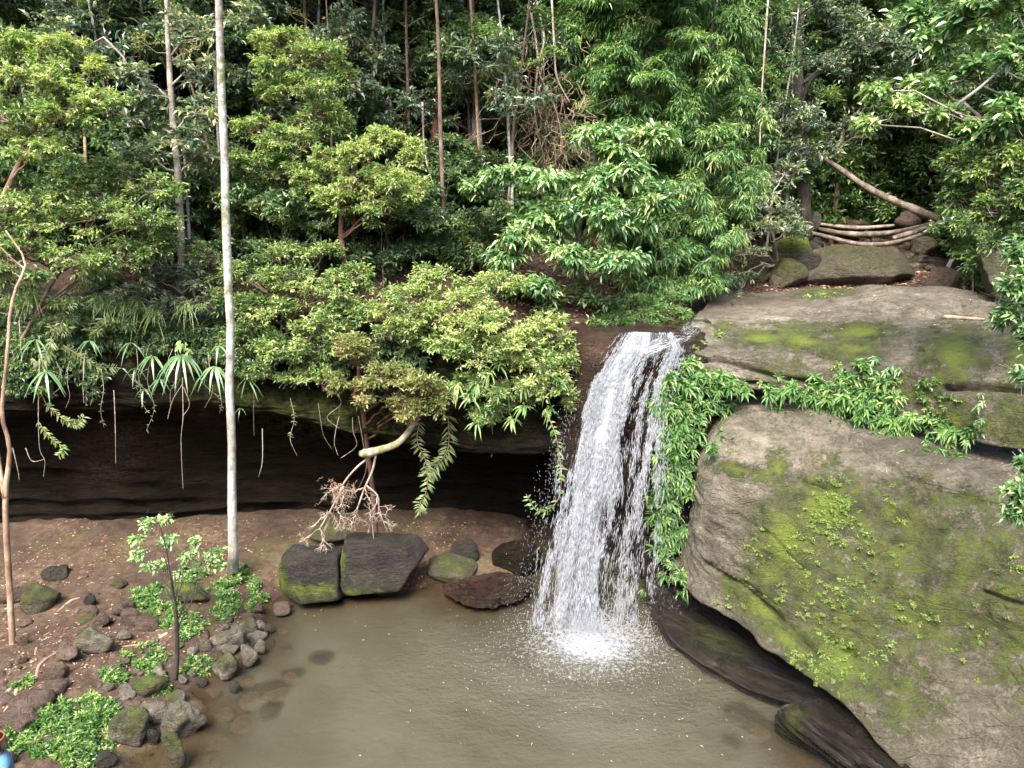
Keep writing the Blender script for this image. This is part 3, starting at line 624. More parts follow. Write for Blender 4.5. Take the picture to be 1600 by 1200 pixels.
VAR['strap'] = variant('strap_leaved_tree', 'x', 'tree', 8.0, 0.08, 0.05, 60, 0.6, 1.25, LF_STRAP, BK_DARK, (0.15, 0.028), 9, 17, 8, shape='col', hang=0.2, droop=0.4, six=True, lspread=0.9)
VAR['tall'] = variant('forest_tree', 'x', 'tree', 15.0, 0.17, 0.5, 30, 1.3, 2.2, LF_DARK, BK_DARK, (0.20, 0.085), 7, 9, 5, shape='umb')
VAR['shrub'] = variant('shrub', 'x', 'shrub', 1.9, 0.03, 0.1, 16, 0.5, 0.85, LF_DARK, BK_BROWN, (0.13, 0.055), 7, 11, 6, shape='ball', multi=3)
VAR['shrubm'] = variant('shrub', 'x', 'shrub', 1.6, 0.03, 0.1, 16, 0.46, 0.85, LF_MID, BK_BROWN, (0.13, 0.055), 7, 11, 6, shape='ball', multi=3)
VAR['shrubs'] = variant('strap_leaved_shrub', 'x', 'shrub', 1.8, 0.03, 0.05, 13, 0.42, 0.7, LF_STRAP, BK_BROWN, (0.22, 0.038), 6, 8, 8, shape='ball', multi=3, hang=0.3, droop=0.5, six=True)
VAR['sap'] = variant('sapling', 'x', 'sapling', 9.0, 0.045, 0.35, 13, 0.5, 0.9, LF_BLUE, BK_PALE, (0.14, 0.06), 5, 6, 5, shape='col', lean=0.7)
VAR['sapb'] = variant('sapling', 'x', 'sapling', 8.0, 0.055, 0.4, 12, 0.5, 1.0, LF_MID, BK_BROWN, (0.12, 0.05), 5, 6, 5, shape='col', lean=0.9)
VAR['sapd'] = variant('sapling', 'x', 'sapling', 7.0, 0.04, 0.5, 7, 0.4, 0.9, LF_GOLD, BK_TAN, (0.08, 0.035), 5, 4, 4, shape='col', lean=1.2)
used = set()
KIND = {'sap': 'thin pale-stemmed sapling', 'sapb': 'thin brown-stemmed sapling', 'sapd': 'nearly bare leaning sapling', 'slim': 'slender grey-barked tree', 'slimb': 'thin brown-barked tree', 'dense': 'dense dark green tree', 'mid': 'bushy mid-green tree',
        'strap': 'column of drooping strap leaves', 'tall': 'tall canopy tree', 'shrub': 'low dark shrub', 'shrubm': 'low mid-green shrub', 'shrubs': 'low shrub of bright strap leaves'}
def where(x, y, z):
    px, py, _ = proj(np.array([x, y, z])); px = float(px)
    row = 'near the edge' if y < 19 else 'lower slope' if y < 23 else 'mid slope' if y < 29 else 'far rows'
    side = ('at far left' if px < 220 else 'behind the white trunk' if px < 520 else 'near the reddish trunk' if px < 820 else
            'above the waterfall' if px < 1120 else 'by the dark creekside trunk' if px < 1330 else 'behind the creek logs' if px < 1480 else 'at far right')
    return row + ' ' + side
def plant(kind, x, y, s=1.0, z=None):
    root, kids = VAR[kind]; zz = hz(x, y) if z is None else z
    lb = KIND[kind] + ', ' + where(x, y, zz); grp = {'shrub': 'shrubs on the forest slope', 'shrubm': 'shrubs on the forest slope', 'shrubs': 'shrubs on the forest slope'}.get(kind, 'trees on the forest slope')
    if kind not in used:
        used.add(kind); root.location = (x, y, zz - 0.05); root.scale = (s, s, s); root.rotation_euler = (0, 0, rng.random() * 6.28); root['label'] = lb; root['group'] = grp; return root
    return dup(root, kids, (x, y, zz - 0.05), rng.random() * 6.28, (s, s, s * (0.9 + 0.25 * rng.random())), lb, grp)
def pxy(px, y, py=250):                                   # ground position seen in column px at depth y
    return float(atY(px, py, y)[0])
def rows(spec):
    for kind, y0, y1, p0, p1, n, s0, s1 in spec:
        for k in range(n):
            px = p0 + (p1 - p0) * (k + rng.random()) / n; y = y0 + (y1 - y0) * rng.random()
            plant(kind, pxy(px, y), y, s0 + (s1 - s0) * rng.random())
rows([
    # far canopy wall
    ('tall', 36, 48, -250, 1850, 30, 0.9, 1.3), ('dense', 33, 44, -200, 1800, 28, 1.1, 1.7), ('tall', 30, 36, -150, 1000, 6, 0.8, 1.1),
    ('mid', 28, 36, -100, 1700, 26, 1.2, 1.9), ('slimb', 26, 34, -50, 1650, 22, 1.0, 1.4),
    # slope above the cave: open stand of thin trunks
    ('slim', 20, 31, -100, 760, 26, 0.75, 1.1), ('slimb', 19, 28, -60, 760, 18, 0.7, 1.1), ('mid', 25, 32, -60, 860, 10, 0.5, 0.8), ('slim', 18.5, 22, -40, 360, 7, 0.7, 0.9), ('slimb', 18.5, 22, 380, 800, 6, 0.7, 0.9), ('shrubm', 18, 24, -80, 500, 9, 0.6, 1.0), ('sap', 17.6, 26, -60, 880, 34, 0.8, 1.2), ('sapb', 17.6, 27, -60, 900, 26, 0.8, 1.2), ('sapd', 17.2, 24, 60, 900, 18, 0.8, 1.2), ('sap', 22, 30, 1150, 1240, 4, 0.8, 1.2), ('sapb', 21, 28, 1490, 1650, 5, 0.8, 1.2), ('sap', 29, 32, 1260, 1480, 5, 0.8, 1.2),
    # above the fall and along the creek
    ('strap', 19.5, 26, 870, 1100, 12, 0.8, 1.15), ('mid', 22, 29, 860, 1150, 8, 0.9, 1.2), ('mid', 26, 33, 1180, 1560, 11, 0.8, 1.2), ('dense', 29, 35, 1230, 1750, 8, 0.9, 1.3), ('shrubm', 27.5, 31, 1250, 1480, 12, 1.2, 1.8),
    ('dense', 20, 26, 1580, 1850, 8, 0.8, 1.1), ('mid', 19, 24, 1560, 1800, 6, 0.7, 1.0),
    ('shrub', 16.6, 20, -100, 780, 34, 0.6, 1.1), ('shrub', 20, 27, -100, 860, 24, 0.7, 1.1), ('shrubm', 16.5, 22, 300, 860, 16, 0.5, 0.9), ('shrub', 20, 27, 860, 1200, 12, 0.9, 1.3),
    ('shrubs', 17.5, 21, 830, 1090, 14, 0.7, 1.05), ('shrubm', 30, 35, 1180, 1500, 14, 0.9, 1.5), ('shrub', 28.5, 34, 1150, 1500, 14, 0.9, 1.5), ('shrubm', 23.5, 27, 1480, 1700, 12, 0.8, 1.3), ('shrub', 19, 23, 1580, 1800, 8, 0.9, 1.4)])
# ------------------------------------------------------------------ finding the surface under a picture place
def ground_at(px, py):
    d = raydir(px, py); t = 4.0; O = np.array([0, 0, CAM_Z])
    for k in range(400):
        p = O + d * t
        if p[2] < gz(p[0], p[1]): break
        t += 0.06
    return p
_SV = {}
def surf(px, py, names, rad=9):
    for nme in names:
        if nme not in _SV:
            me = bpy.data.objects[nme].data; a = np.empty(len(me.vertices) * 3, np.float32); me.vertices.foreach_get('co', a); a = a.reshape(-1, 3)
            n_ = np.empty(len(me.vertices) * 3, np.float32); me.vertices.foreach_get('normal', n_)
            x, y, f = proj(a); _SV[nme] = (a, n_.reshape(-1, 3), x, y, f)
    best = None
    for nme in names:
        a, n_, x, y, f = _SV[nme]; k = np.where(np.hypot(x - px, y - py) < rad)[0]
        if len(k):
            j = k[np.argsort(f[k])[: max(1, len(k) // 4)]].tolist(); j = j[len(j) // 2]
            if best is None or f[j] < best[2]: best = (a[j].astype(float), n_[j].astype(float), f[j])
    return best
def clumps_px(lst, thick=0.8):
    out = []
    for c in lst:
        px, py, Y, rx, ry = c[:5]; tn = c[5] if len(c) > 5 else 0
        p = atY(px, py, Y); f = float(proj(p)[2]); rx *= 1.12; ry *= 1.15; out.append([p[0], p[1], p[2], rx * f / FPX, max(rx, ry) * thick * f / FPX, ry * f / FPX, tn])
    return np.array(out)
def local(V, o): return V - np.array(o)
def hero(name, label, cat, trunk_px, trunk_r, clumps, mat, bark, leaf, group=None, limb_r=0.03, thick=0.8, tw=0.004, base_z=None, moss=None, limbs=True, **kw):
    """a tree or bush of its own: trunk through the given places, limbs to every foliage mass"""
    T = np.array([atY(a, b, y) for a, b, y in trunk_px]); o = T[0]
    C = clumps_px(clumps, thick)
    V, F, t, (sc, sr, I, tp, td) = foliage(C, leaf, **kw)
    root = thing(name, label, cat, o, group)
    TV, TF = stick_tree(T, trunk_r, C[:, :3] if limbs else [], limb_r)
    TV = TV + 0.006 * fbm(TV, 5.0, 3, 15)[:, None] * np.array([1, 1, 0]) + 0.03 * np.stack([vnoise(TV * [0, 0, .9], 3), vnoise(TV * [0, 0, .9], 4), 0 * TV[:, 0]], -1)
    parts = [(TV, TF), thin_sticks(C[I, :3], sc, 0.008)]
    J = rng.random(len(tp)) < 0.5
    parts.append(thin_sticks(tp[J] - td[J] * 0.3, tp[J], tw))
    V2, F2 = merge(parts)
    mo = np.zeros(len(V2)) if moss is None else moss(V2)
    mk('trunk', local(V2, o), F2, bark, root, {'moss': mo}); mk('crown', local(V, o), F, mat, root, {'tone': t}, smooth=False)
    return root

# the white trunk standing in front of the cave
hero('white_trunk_tree', 'tall straight white-trunked tree with green moss higher up, before the cave', 'tree',
     [(365, 892, 14.5), (364, 760, 14.55), (360, 600, 14.6), (356, 420, 14.65), (348, 220, 14.7), (341, 0, 14.7), (334, -200, 14.8), (330, -420, 15)], [0.118, 0.088, 0.083, 0.08, 0.074, 0.066, 0.05, 0.03],
     [(300, -420, 15, 70, 40), (380, -480, 15.4, 70, 40), (330, -560, 14.6, 90, 50), (250, -520, 14.4, 60, 35), (420, -580, 14.8, 60, 40), (330, -350, 15.4, 40, 30)], LF_BLUE, BK_PALE, (0.15, 0.06), sub=6, twig=9, nl=6,
     moss=lambda V: 0.9 * np.maximum(np.exp(-((V[:, 2] - 10.2) / 0.9) ** 2), 0.95 * np.exp(-((V[:, 2] - 7.9) / 0.55) ** 2)) + 0.55 * np.exp(-((V[:, 2] - 6.3) / 0.8) ** 2) + 0.5 * np.exp(-((V[:, 2] - 0.7) / 0.25) ** 2))
kw = dict(sub=15, twig=15, nl=8, subr=0.34, tone=(0.64, 0.3), tw_len=0.14, upb=0.5)
hero('lime_leaved_tree', 'bright lime-green tree in soft layers at the upper left edge', 'tree', [(-60, 600, 15.6), (-30, 420, 15.2), (10, 300, 14.8), (60, 180, 14.6), (80, 100, 14.6)], [0.09, 0.07, 0.06, 0.04, 0.02],
     [(25, 80, 14.6, 55, 28, .1), (95, 78, 14.8, 50, 22, .1), (60, 125, 14.3, 75, 32), (150, 108, 14.7, 26, 14, .3), (165, 168, 14.5, 50, 24), (100, 180, 14.2, 65, 30), (15, 190, 14.3, 55, 32), (60, 232, 14.2, 60, 16, .1), (-50, 150, 14.4, 60, 60), (120, 140, 14.6, 40, 20)],
     LF_LIME, BK_TAN, (0.085, 0.036), **kw)
hero('green_leaved_tree', 'mid-green tree with broad layered crown at left above the hanging ferns', 'tree', [(18, 560, 15.3), (60, 480, 15.1), (120, 380, 14.9), (180, 310, 14.8)], [0.045, 0.035, 0.025, 0.015],
     [(190, 270, 14.9, 45, 24, -.05), (240, 300, 14.8, 48, 28, .05), (120, 290, 14.7, 60, 28), (50, 330, 14.5, 75, 34, .08), (150, 342, 14.5, 80, 34, .12), (225, 352, 14.6, 60, 34), (25, 400, 14.4, 60, 30), (110, 408, 14.4, 75, 30, .05), (195, 400, 14.6, 60, 30), (-60, 360, 14.5, 60, 50), (250, 385, 14.9, 30, 22, -.1)],
     LF_LIME, BK_BROWN, (0.088, 0.037), **{**kw, 'tone': (0.54, 0.27), 'nl': 6})
hero('grey_green_tree', 'pale grey-green leaved young tree between the lime-green tree and the white trunk', 'tree', [(285, 470, 15.9), (282, 340, 16.1), (270, 200, 16.4), (262, 60, 16.8), (255, -60, 17)], [0.085, 0.08, 0.07, 0.05, 0.03],
     [(215, 245, 16, 55, 24), (250, 150, 16.4, 55, 30), (300, 110, 16.5, 48, 28), (320, 170, 16.2, 40, 26), (210, 120, 16.6, 45, 22), (280, 215, 16.1, 50, 20), (310, 60, 16.8, 45, 22), (230, 190, 16.4, 40, 22), (285, 30, 17, 50, 22), (90, 50, 17, 26, 30), (390, 30, 17, 40, 20), (310, 250, 16.4, 30, 16)],
     LF_BLUE, BK_GREY, (0.15, 0.06), sub=6, twig=9, nl=6, tone=(0.62, 0.22), moss=lambda V: 0.6 * np.exp(-((V[:, 2] - 8.2) / 0.7) ** 2))
hero('fine_leaved_tree', 'fine-leaved lime and green tree just right of the white trunk', 'tree', [(462, 395, 17.6), (461, 300, 17.4), (470, 180, 17.2), (478, 70, 17)], [0.06, 0.05, 0.035, 0.02],
     [(440, 62, 17, 50, 20, .1), (500, 92, 16.9, 52, 28, .05), (425, 98, 16.8, 42, 26), (480, 140, 16.7, 62, 28, .1), (530, 125, 17, 28, 22), (400, 205, 16.6, 42, 30), (450, 222, 16.5, 55, 26), (505, 185, 16.7, 42, 30), (398, 255, 16.6, 42, 22), (455, 272, 16.5, 52, 24), (480, 308, 16.7, 40, 16, -.1), (425, 150, 17, 42, 24), (530, 200, 16.9, 24, 24)],
     LF_LIME, BK_BROWN, (0.082, 0.034), **{**kw, 'tone': (0.64, 0.27), 'nl': 7})
hero('round_crowned_tree', 'round bright yellow-green crown on a forked reddish stem above the cave', 'tree', [(556, 500, 15.8), (545, 440, 16), (534, 380, 16.1), (536, 330, 16.2), (565, 285, 16.1)], [0.065, 0.06, 0.055, 0.045, 0.03],
     [(598, 218, 16.2, 42, 22, .15), (640, 245, 16.1, 30, 26, .1), (565, 245, 16, 48, 24, .15), (555, 285, 15.8, 62, 30, .1), (615, 292, 15.7, 52, 34, .12), (510, 252, 16.2, 34, 20, .05), (530, 318, 15.9, 50, 20), (645, 305, 15.9, 26, 30), (600, 335, 15.8, 44, 22, -.1), (490, 285, 16.2, 30, 16)],
     LF_LIME, BK_RED, (0.082, 0.034), **{**kw, 'tone': (0.74, 0.27), 'sub': 15})
hero('cliff_edge_bush', 'spreading yellow-green bush on the cliff edge just left of the waterfall', 'bush', [(770, 600, 15.6), (765, 560, 15.2), (760, 520, 15)], [0.08, 0.06, 0.04],
     [(690, 438, 15.2, 52, 24, .12), (640, 470, 15, 52, 30, .08), (722, 478, 14.9, 60, 30, .1), (780, 448, 15.2, 44, 22), (620, 522, 14.9, 36, 20), (788, 512, 14.6, 70, 28, .16), (850, 522, 14.7, 42, 32, .14), (750, 555, 14.5, 62, 30, .02), (828, 575, 14.4, 55, 30, .08), (885, 575, 14.6, 34, 28), (690, 540, 14.7, 52, 26), (885, 620, 14.6, 26, 26, -.1), (800, 622, 14.4, 56, 26, -.1), (730, 610, 14.5, 40, 24, -.15), (760, 650, 14.6, 35, 16, -.2), (660, 500, 14.8, 50, 28, .05), (740, 520, 14.6, 60, 30, .15), (810, 545, 14.4, 55, 28, .2), (850, 600, 14.4, 44, 26, .1), (600, 480, 15.1, 36, 22)],
     LF_LIME, BK_BROWN, (0.082, 0.034), **{**kw, 'tone': (0.74, 0.28), 'sub': 15})
hero('yellowing_tree', 'thin brown-stemmed tree with yellowing crown hanging over the cave mouth', 'tree', [(588, 850, 15.9), (583, 760, 15.7), (572, 680, 15.2), (566, 620, 14.8), (560, 570, 14.6)], [0.06, 0.055, 0.05, 0.045, 0.03],
     [(600, 590, 14.3, 46, 20), (545, 560, 14.4, 40, 28, .1), (655, 605, 14.2, 46, 26), (618, 636, 14.1, 42, 20), (690, 625, 14.3, 30, 20), (650, 650, 14.2, 30, 14), (520, 600, 14.4, 20, 18), (570, 615, 14.3, 40, 18), (545, 535, 14.6, 30, 14, .2)],
     LF_GOLD, BK_RED, (0.09, 0.038), sub=9, twig=20, nl=6, tone=(0.38, 0.22), tw_len=0.14)
hero('overhanging_bush', 'mid-green small-leaved bush spilling over the cave brow right of the white trunk', 'bush', [(450, 590, 15.9), (445, 540, 15.6), (450, 490, 15.4)], [0.06, 0.05, 0.03],
     [(395, 480, 15.3, 42, 26), (440, 435, 15.4, 55, 30, .05), (500, 470, 15.1, 52, 32, .05), (425, 545, 15, 50, 26, -.1), (480, 560, 14.9, 44, 28), (385, 525, 15.2, 34, 20, -.1), (352, 425, 15.6, 42, 24), (445, 395, 15.8, 45, 18), (505, 400, 15.8, 46, 20, -.05), (535, 435, 15.5, 40, 22), (555, 490, 15.2, 32, 26), (460, 592, 14.9, 30, 12, -.1), (540, 525, 15, 34, 22), (355, 470, 15.5, 34, 24), (320, 400, 15.9, 30, 20), (405, 580, 14.9, 30, 18, -.1), (500, 520, 14.9, 50, 30, .05), (430, 490, 15.1, 50, 30), (560, 440, 15.5, 34, 26), (510, 590, 14.8, 26, 16)],
     LF_LIME, BK_BROWN, (0.088, 0.037), **{**kw, 'tone': (0.60, 0.28), 'nl': 6})
hero('glossy_leaved_tree', 'light green tree with broad glossy leaves in tiers, above and left of the waterfall', 'tree', [(905, 520, 16.9), (900, 440, 16.9), (905, 350, 16.8), (925, 260, 16.6)], [0.08, 0.07, 0.05, 0.03],
     [(790, 272, 16.3, 46, 14), (858, 280, 16.2, 52, 22), (920, 292, 16.1, 52, 28), (978, 268, 16.2, 44, 24), (1010, 212, 16.5, 46, 14, .1), (935, 210, 16.5, 52, 14, .08), (895, 338, 15.9, 54, 28), (968, 340, 15.9, 54, 32), (828, 335, 16.1, 52, 18), (815, 372, 16, 48, 18), (885, 402, 15.8, 58, 24), (955, 408, 15.8, 52, 26), (1020, 320, 16.1, 30, 34), (850, 450, 15.9, 50, 18, -.05), (745, 292, 16.4, 24, 6), (790, 405, 16, 40, 12), (960, 240, 16.4, 40, 16)],
     LF_GLOSS, BK_GREY, (0.165, 0.062), sub=9, twig=15, nl=6, tone=(0.62, 0.2), six=True, hang=0.12, droop=0.3, tw_len=0.3)
hero('dark_understorey_bush', 'dark green bush in the shade under the glossy-leaved tree, left of the waterfall top', 'bush', [(880, 520, 17), (880, 490, 16.8), (880, 460, 16.6)], [0.06, 0.05, 0.03],
     [(800, 450, 16.6, 40, 26), (860, 480, 16.2, 46, 28), (920, 470, 16.4, 46, 34), (750, 400, 17, 44, 34), (700, 400, 17.4, 36, 30), (880, 510, 16.1, 40, 16), (940, 505, 16.3, 40, 14)],
     LF_DARK, BK_BROWN, (0.15, 0.055), sub=7, twig=11, nl=6, tone=(0.65, 0.22))
sk = dict(sub=10, twig=26, nl=8, tone=(0.55, 0.22), six=True, hang=0.25, droop=0.4, tw_len=0.22, spread=1.0)
hero('strap_leaved_bush', 'tall bank of bright green strap leaves climbing the slope above the waterfall', 'bush', [(1060, 490, 18.2), (1065, 400, 18.6), (1080, 260, 18.8), (1100, 120, 19), (1120, 0, 19.4)], [0.08, 0.07, 0.06, 0.05, 0.03],
     [(1000, 455, 17.4, 54, 30), (1055, 415, 17.6, 52, 40), (1105, 370, 17.9, 56, 40), (1075, 300, 18.2, 56, 42), (1120, 232, 18.6, 52, 42), (1065, 160, 19, 44, 42), (1125, 120, 19, 50, 42), (1150, 50, 19.4, 52, 42), (1180, 180, 18.9, 40, 42), (1160, 300, 18.4, 44, 42), (1090, 440, 17.7, 44, 24), (1000, 50, 19.6, 50, 46), (940, 120, 19.8, 50, 46), (1090, 60, 19.5, 34, 40), (980, 150, 19.5, 44, 40), (1030, 230, 18.8, 40, 34), (1060, 360, 18, 40, 34), (900, 60, 20, 40, 50), (930, 30, 20, 40, 30)],
     LF_STRAP, BK_DARK, (0.14, 0.026), **sk)
hero('round_green_shrub', 'low rounded fresh-green shrub at the very lip of the waterfall', 'shrub', [(1040, 512, 16.6), (1040, 490, 16.5)], [0.03, 0.02],
     [(1040, 490, 16.3, 32, 16, .05), (1010, 498, 16.2, 26, 12), (1065, 495, 16.5, 22, 12), (975, 500, 16.2, 28, 12), (1050, 470, 16.8, 26, 14), (940, 508, 16.1, 26, 12), (1000, 478, 16.6, 34, 16), (960, 488, 16.5, 30, 14)], LF_STRAP, BK_BROWN, (0.075, 0.03), sub=10, twig=20, nl=7, tone=(0.55, 0.15), tw_len=0.1)
hero('silver_leaved_bush', 'grey-green small-leaved bush hanging beside the mossy creek boulder', 'bush', [(1215, 420, 21), (1210, 380, 20.8), (1200, 330, 20.6)], [0.05, 0.04, 0.03],
     [(1160, 400, 19.8, 44, 20), (1200, 365, 20, 48, 24), (1235, 335, 20.4, 32, 26), (1185, 320, 20.4, 44, 22), (1150, 440, 19.6, 36, 14, -.1), (1130, 470, 19, 30, 10, -.2), (1245, 360, 20.6, 20, 14), (1175, 280, 20.8, 40, 24), (1225, 270, 21.2, 40, 24)],
     LF_BLUE, BK_GREY, (0.14, 0.05), sub=7, twig=11, nl=6, tone=(0.68, 0.2))
# right-hand trees leaning in over the rock
hero('overhanging_tree', 'tree with bright broad leaves at its branch tips leaning in from upper right', 'tree', [(1900, 420, 11), (1800, 260, 11.2), (1690, 200, 11.6), (1580, 190, 12), (1480, 180, 12.2)], [0.09, 0.07, 0.05, 0.035, 0.02],
     [(1370, 142, 12.4, 22, 12, .25), (1412, 168, 12.3, 30, 14, .22), (1440, 135, 12.5, 26, 14, .1), (1352, 194, 12.4, 14, 5, .2), (1455, 60, 12.6, 44, 34, -.15), (1525, 45, 12.2, 52, 36, -.1), (1590, 90, 11.6, 44, 44, -.05), (1505, 125, 12.2, 50, 34, -.15), (1585, 175, 11.6, 50, 30), (1535, 205, 12, 44, 22, -.1), (1480, 185, 12.3, 34, 18, .05), (1430, 30, 13, 44, 28, -.2), (1660, 60, 11.4, 60, 60), (1660, 160, 11.4, 60, 50), (1560, 5, 12, 60, 24)],
     LF_GLOSS, BK_GREY, (0.13, 0.058), sub=8, twig=14, nl=6, tone=(0.64, 0.26), six=True, droop=0.22)
hero('feathery_tree', 'pale yellow-green feathery tree at the right edge over the rock slab', 'tree', [(1900, 560, 10.6), (1760, 420, 11), (1650, 330, 11.6), (1540, 290, 12.2)], [0.06, 0.05, 0.04, 0.02],
     [(1535, 268, 12, 50, 22), (1590, 240, 11.6, 40, 34, .1), (1495, 252, 12.4, 32, 14), (1560, 328, 11.8, 46, 26), (1500, 312, 12.3, 34, 20, -.1), (1610, 300, 11.4, 44, 44), (1590, 380, 11.6, 40, 24, -.1), (1670, 260, 11.2, 60, 60), (1545, 215, 12.2, 30, 16)],
     LF_LIME, BK_GREY, (0.085, 0.036), **{**kw, 'tone': (0.5, 0.28), 'twig': 22})
hero('dark_bank_bush', 'dark green drooping bush above the right end of the big creek boulder', 'bush', [(1600, 440, 17), (1560, 420, 17.5), (1520, 390, 18)], [0.06, 0.05, 0.03],
     [(1530, 362, 18, 44, 30), (1510, 395, 18.6, 20, 24), (1575, 395, 17.4, 48, 34), (1515, 345, 18.6, 26, 24), (1540, 410, 18, 34, 18), (1620, 380, 17, 40, 50)],
     LF_MID, BK_DARK, (0.13, 0.04), sub=8, twig=12, nl=7, tone=(0.42, 0.2), hang=0.2)
hero('edge_branch', 'leafy branch with long fresh leaves poking in at the right edge beside the slab', 'branch', [(1760, 560, 9.4), (1680, 520, 9.6), (1610, 490, 9.8)], [0.03, 0.02, 0.01],
     [(1590, 452, 9.8, 26, 34), (1572, 495, 9.9, 22, 22), (1610, 520, 9.7, 24, 34, -.1), (1590, 400, 10, 20, 22)], LF_GLOSS, BK_GREY, (0.11, 0.04), sub=7, twig=9, nl=7, tone=(0.45, 0.2), six=True, tw_len=0.2)
hero('edge_branch', 'lower leafy branch at the right edge in front of the mossy face', 'branch', [(1720, 800, 8.2), (1660, 780, 8.3), (1615, 760, 8.4)], [0.02, 0.015, 0.008],
     [(1592, 762, 8.4, 24, 20), (1606, 725, 8.5, 18, 14), (1588, 800, 8.4, 20, 12), (1604, 585, 9.2, 14, 8)], LF_GLOSS, BK_GREY, (0.10, 0.038), sub=7, twig=9, nl=7, tone=(0.5, 0.2), six=True, tw_len=0.18)
# shaded growth along the brow of the cliff at left
hero('cliff_shrub', 'dark tangled shrub with hanging stems on the cliff edge at far left', 'shrub', [(60, 520, 15.8), (70, 490, 15.6), (90, 460, 15.5)], [0.04, 0.03, 0.02],
     [(50, 470, 15.3, 48, 24), (125, 478, 15.3, 50, 26), (175, 510, 15.2, 40, 14), (20, 440, 15.4, 44, 18), (90, 510, 15.2, 44, 16), (-40, 480, 15.3, 50, 30), (150, 440, 15.6, 44, 20)], LF_DARK, BK_GREY, (0.15, 0.035), sub=7, twig=10, nl=7, tone=(0.72, 0.22), hang=0.25)
hero('cliff_shrub', 'grey-green shrub on the cliff edge just left of the white trunk', 'shrub', [(280, 520, 15.9), (280, 490, 15.7), (285, 460, 15.6)], [0.04, 0.03, 0.02],
     [(250, 440, 15.5, 48, 22), (310, 440, 15.5, 34, 26), (335, 478, 15.4, 26, 24), (210, 465, 15.4, 46, 22), (275, 478, 15.3, 36, 16, -.1), (240, 400, 15.9, 34, 18)], LF_BLUE, BK_GREY, (0.14, 0.055), sub=6, twig=10, nl=6, tone=(0.55, 0.25))
# small tree on the stony island
sp_ = ground_at(272, 1062)
hero('young_tree', 'small young tree with thin pale crown growing from the stony bank beside the pool', 'tree', [(272, 1066, sp_[1]), (277, 1020, sp_[1]), (276, 960, sp_[1] + .05), (270, 910, sp_[1]), (262, 860, sp_[1]), (247, 815, sp_[1] - .1)], [0.06, 0.042, 0.036, 0.016, 0.010, 0.006],
     [(232, 818, 12.5, 16, 5), (262, 812, 12.7, 16, 5), (264, 845, 12.4, 22, 9), (222, 868, 12.2, 20, 10), (245, 884, 12.1, 26, 8), (295, 868, 12.4, 24, 9), (322, 880, 12.5, 22, 10), (338, 862, 12.7, 14, 8), (215, 842, 12.4, 12, 6), (275, 890, 12.2, 24, 7), (305, 845, 12.6, 12, 5), (345, 884, 12.6, 8, 6)],
     LF_GLOSS, BK_DARK, (0.10, 0.042), limb_r=0.012, tw=0.003, sub=4, twig=5, nl=6, tone=(0.85, 0.18), tw_len=0.12, six=True)
# slender peeling tree at the left edge
hero('slender_tan_tree', 'slender tan tree with peeling bark, forked half way up, at the far left edge', 'tree', [(22, 1068, 11.9), (18, 960, 12), (14, 860, 12.1), (8, 775, 12.2), (17, 700, 12.3), (4, 640, 12.4), (10, 540, 12.6), (22, 460, 12.8), (40, 410, 13), (10, 360, 13.2)], [0.065, 0.052, 0.05, 0.045, 0.036, 0.032, 0.028, 0.024, 0.018, 0.01],
     [(10, 420, 13, 26, 10), (50, 430, 13, 30, 12), (-20, 380, 13.2, 40, 20)], LF_MID, BK_TAN, (0.10, 0.04), limb_r=0.015, sub=6, twig=8, nl=6, tone=(0.6, 0.2))
a_ = tube(crom([atY(8, 778, 12.2), atY(-2, 720, 12.3), atY(-8, 660, 12.2), atY(-14, 560, 12.3)], 16), np.linspace(.045, .02, 16), 8)
rt_ = bpy.data.objects['slender_tan_tree']; mk('fork', local(a_[0], rt_.location), a_[1], BK_TAN, rt_)

# ------------------------------------------------------------------ named trunks, logs and vines in the forest
def pole(name, label, cat, pts, r, bark, mossv=0.0, n=30, sides=10, group=None, rough=0.02):
    T = crom(np.array([atY(a, b, y) for a, b, y in pts]), n); o = T[0].copy()
    V, F = tube(T, np.interp(np.linspace(0, 1, n), np.linspace(0, 1, len(r)), r), sides)
    c = T[np.argmin(((V[:, None] - T[None]) ** 2).sum(-1), 1)]
    V = c + (V - c) * (1 + 0.35 * fbm(V, 3.0, 3, 5)[:, None])
    ob = mk(name, V - o, F, bark, None, {'moss': np.full(len(V), mossv)}); ob.location = o
    return tag(ob, label, cat, group)
def bigtrunk(label, pts, r, bark, cl, mat, leaf, mossv=0.0):
    hero('forest_tree', label, 'tree', pts, r, cl, mat, bark, leaf, limb_r=0.04, sub=7, twig=10, nl=5, tone=(0.5, 0.2), moss=lambda V: mossv + 0 * V[:, 0])
bigtrunk('straight reddish-brown trunk rising left of the hanging vines', [(676, 470, 19.5), (678, 340, 19.7), (681, 200, 20), (684, 80, 20.2), (688, -100, 20.4), (690, -300, 20.6)], [0.17, 0.15, 0.14, 0.13, 0.1, 0.05], BK_RED, [(640, 40, 20, 40, 22), (740, 60, 19.6, 50, 30, .2), (700, -40, 20, 70, 40), (780, 90, 19.8, 34, 24, .15), (620, 130, 20, 30, 20), (690, 130, 19.7, 40, 20), (740, 120, 19.8, 34, 14)], LF_LIME, (0.12, 0.05))
bigtrunk('thick blackish trunk near the top centre wrapped in strap leaves', [(1052, 250, 21), (1048, 120, 21), (1055, 0, 21.2), (1060, -150, 21.5)], [0.24, 0.22, 0.2, 0.12], BK_DARK, [(1030, -80, 21, 60, 40), (1100, -120, 21, 60, 40), (1040, 50, 20.5, 24, 14)], LF_DARK, (0.16, 0.06))
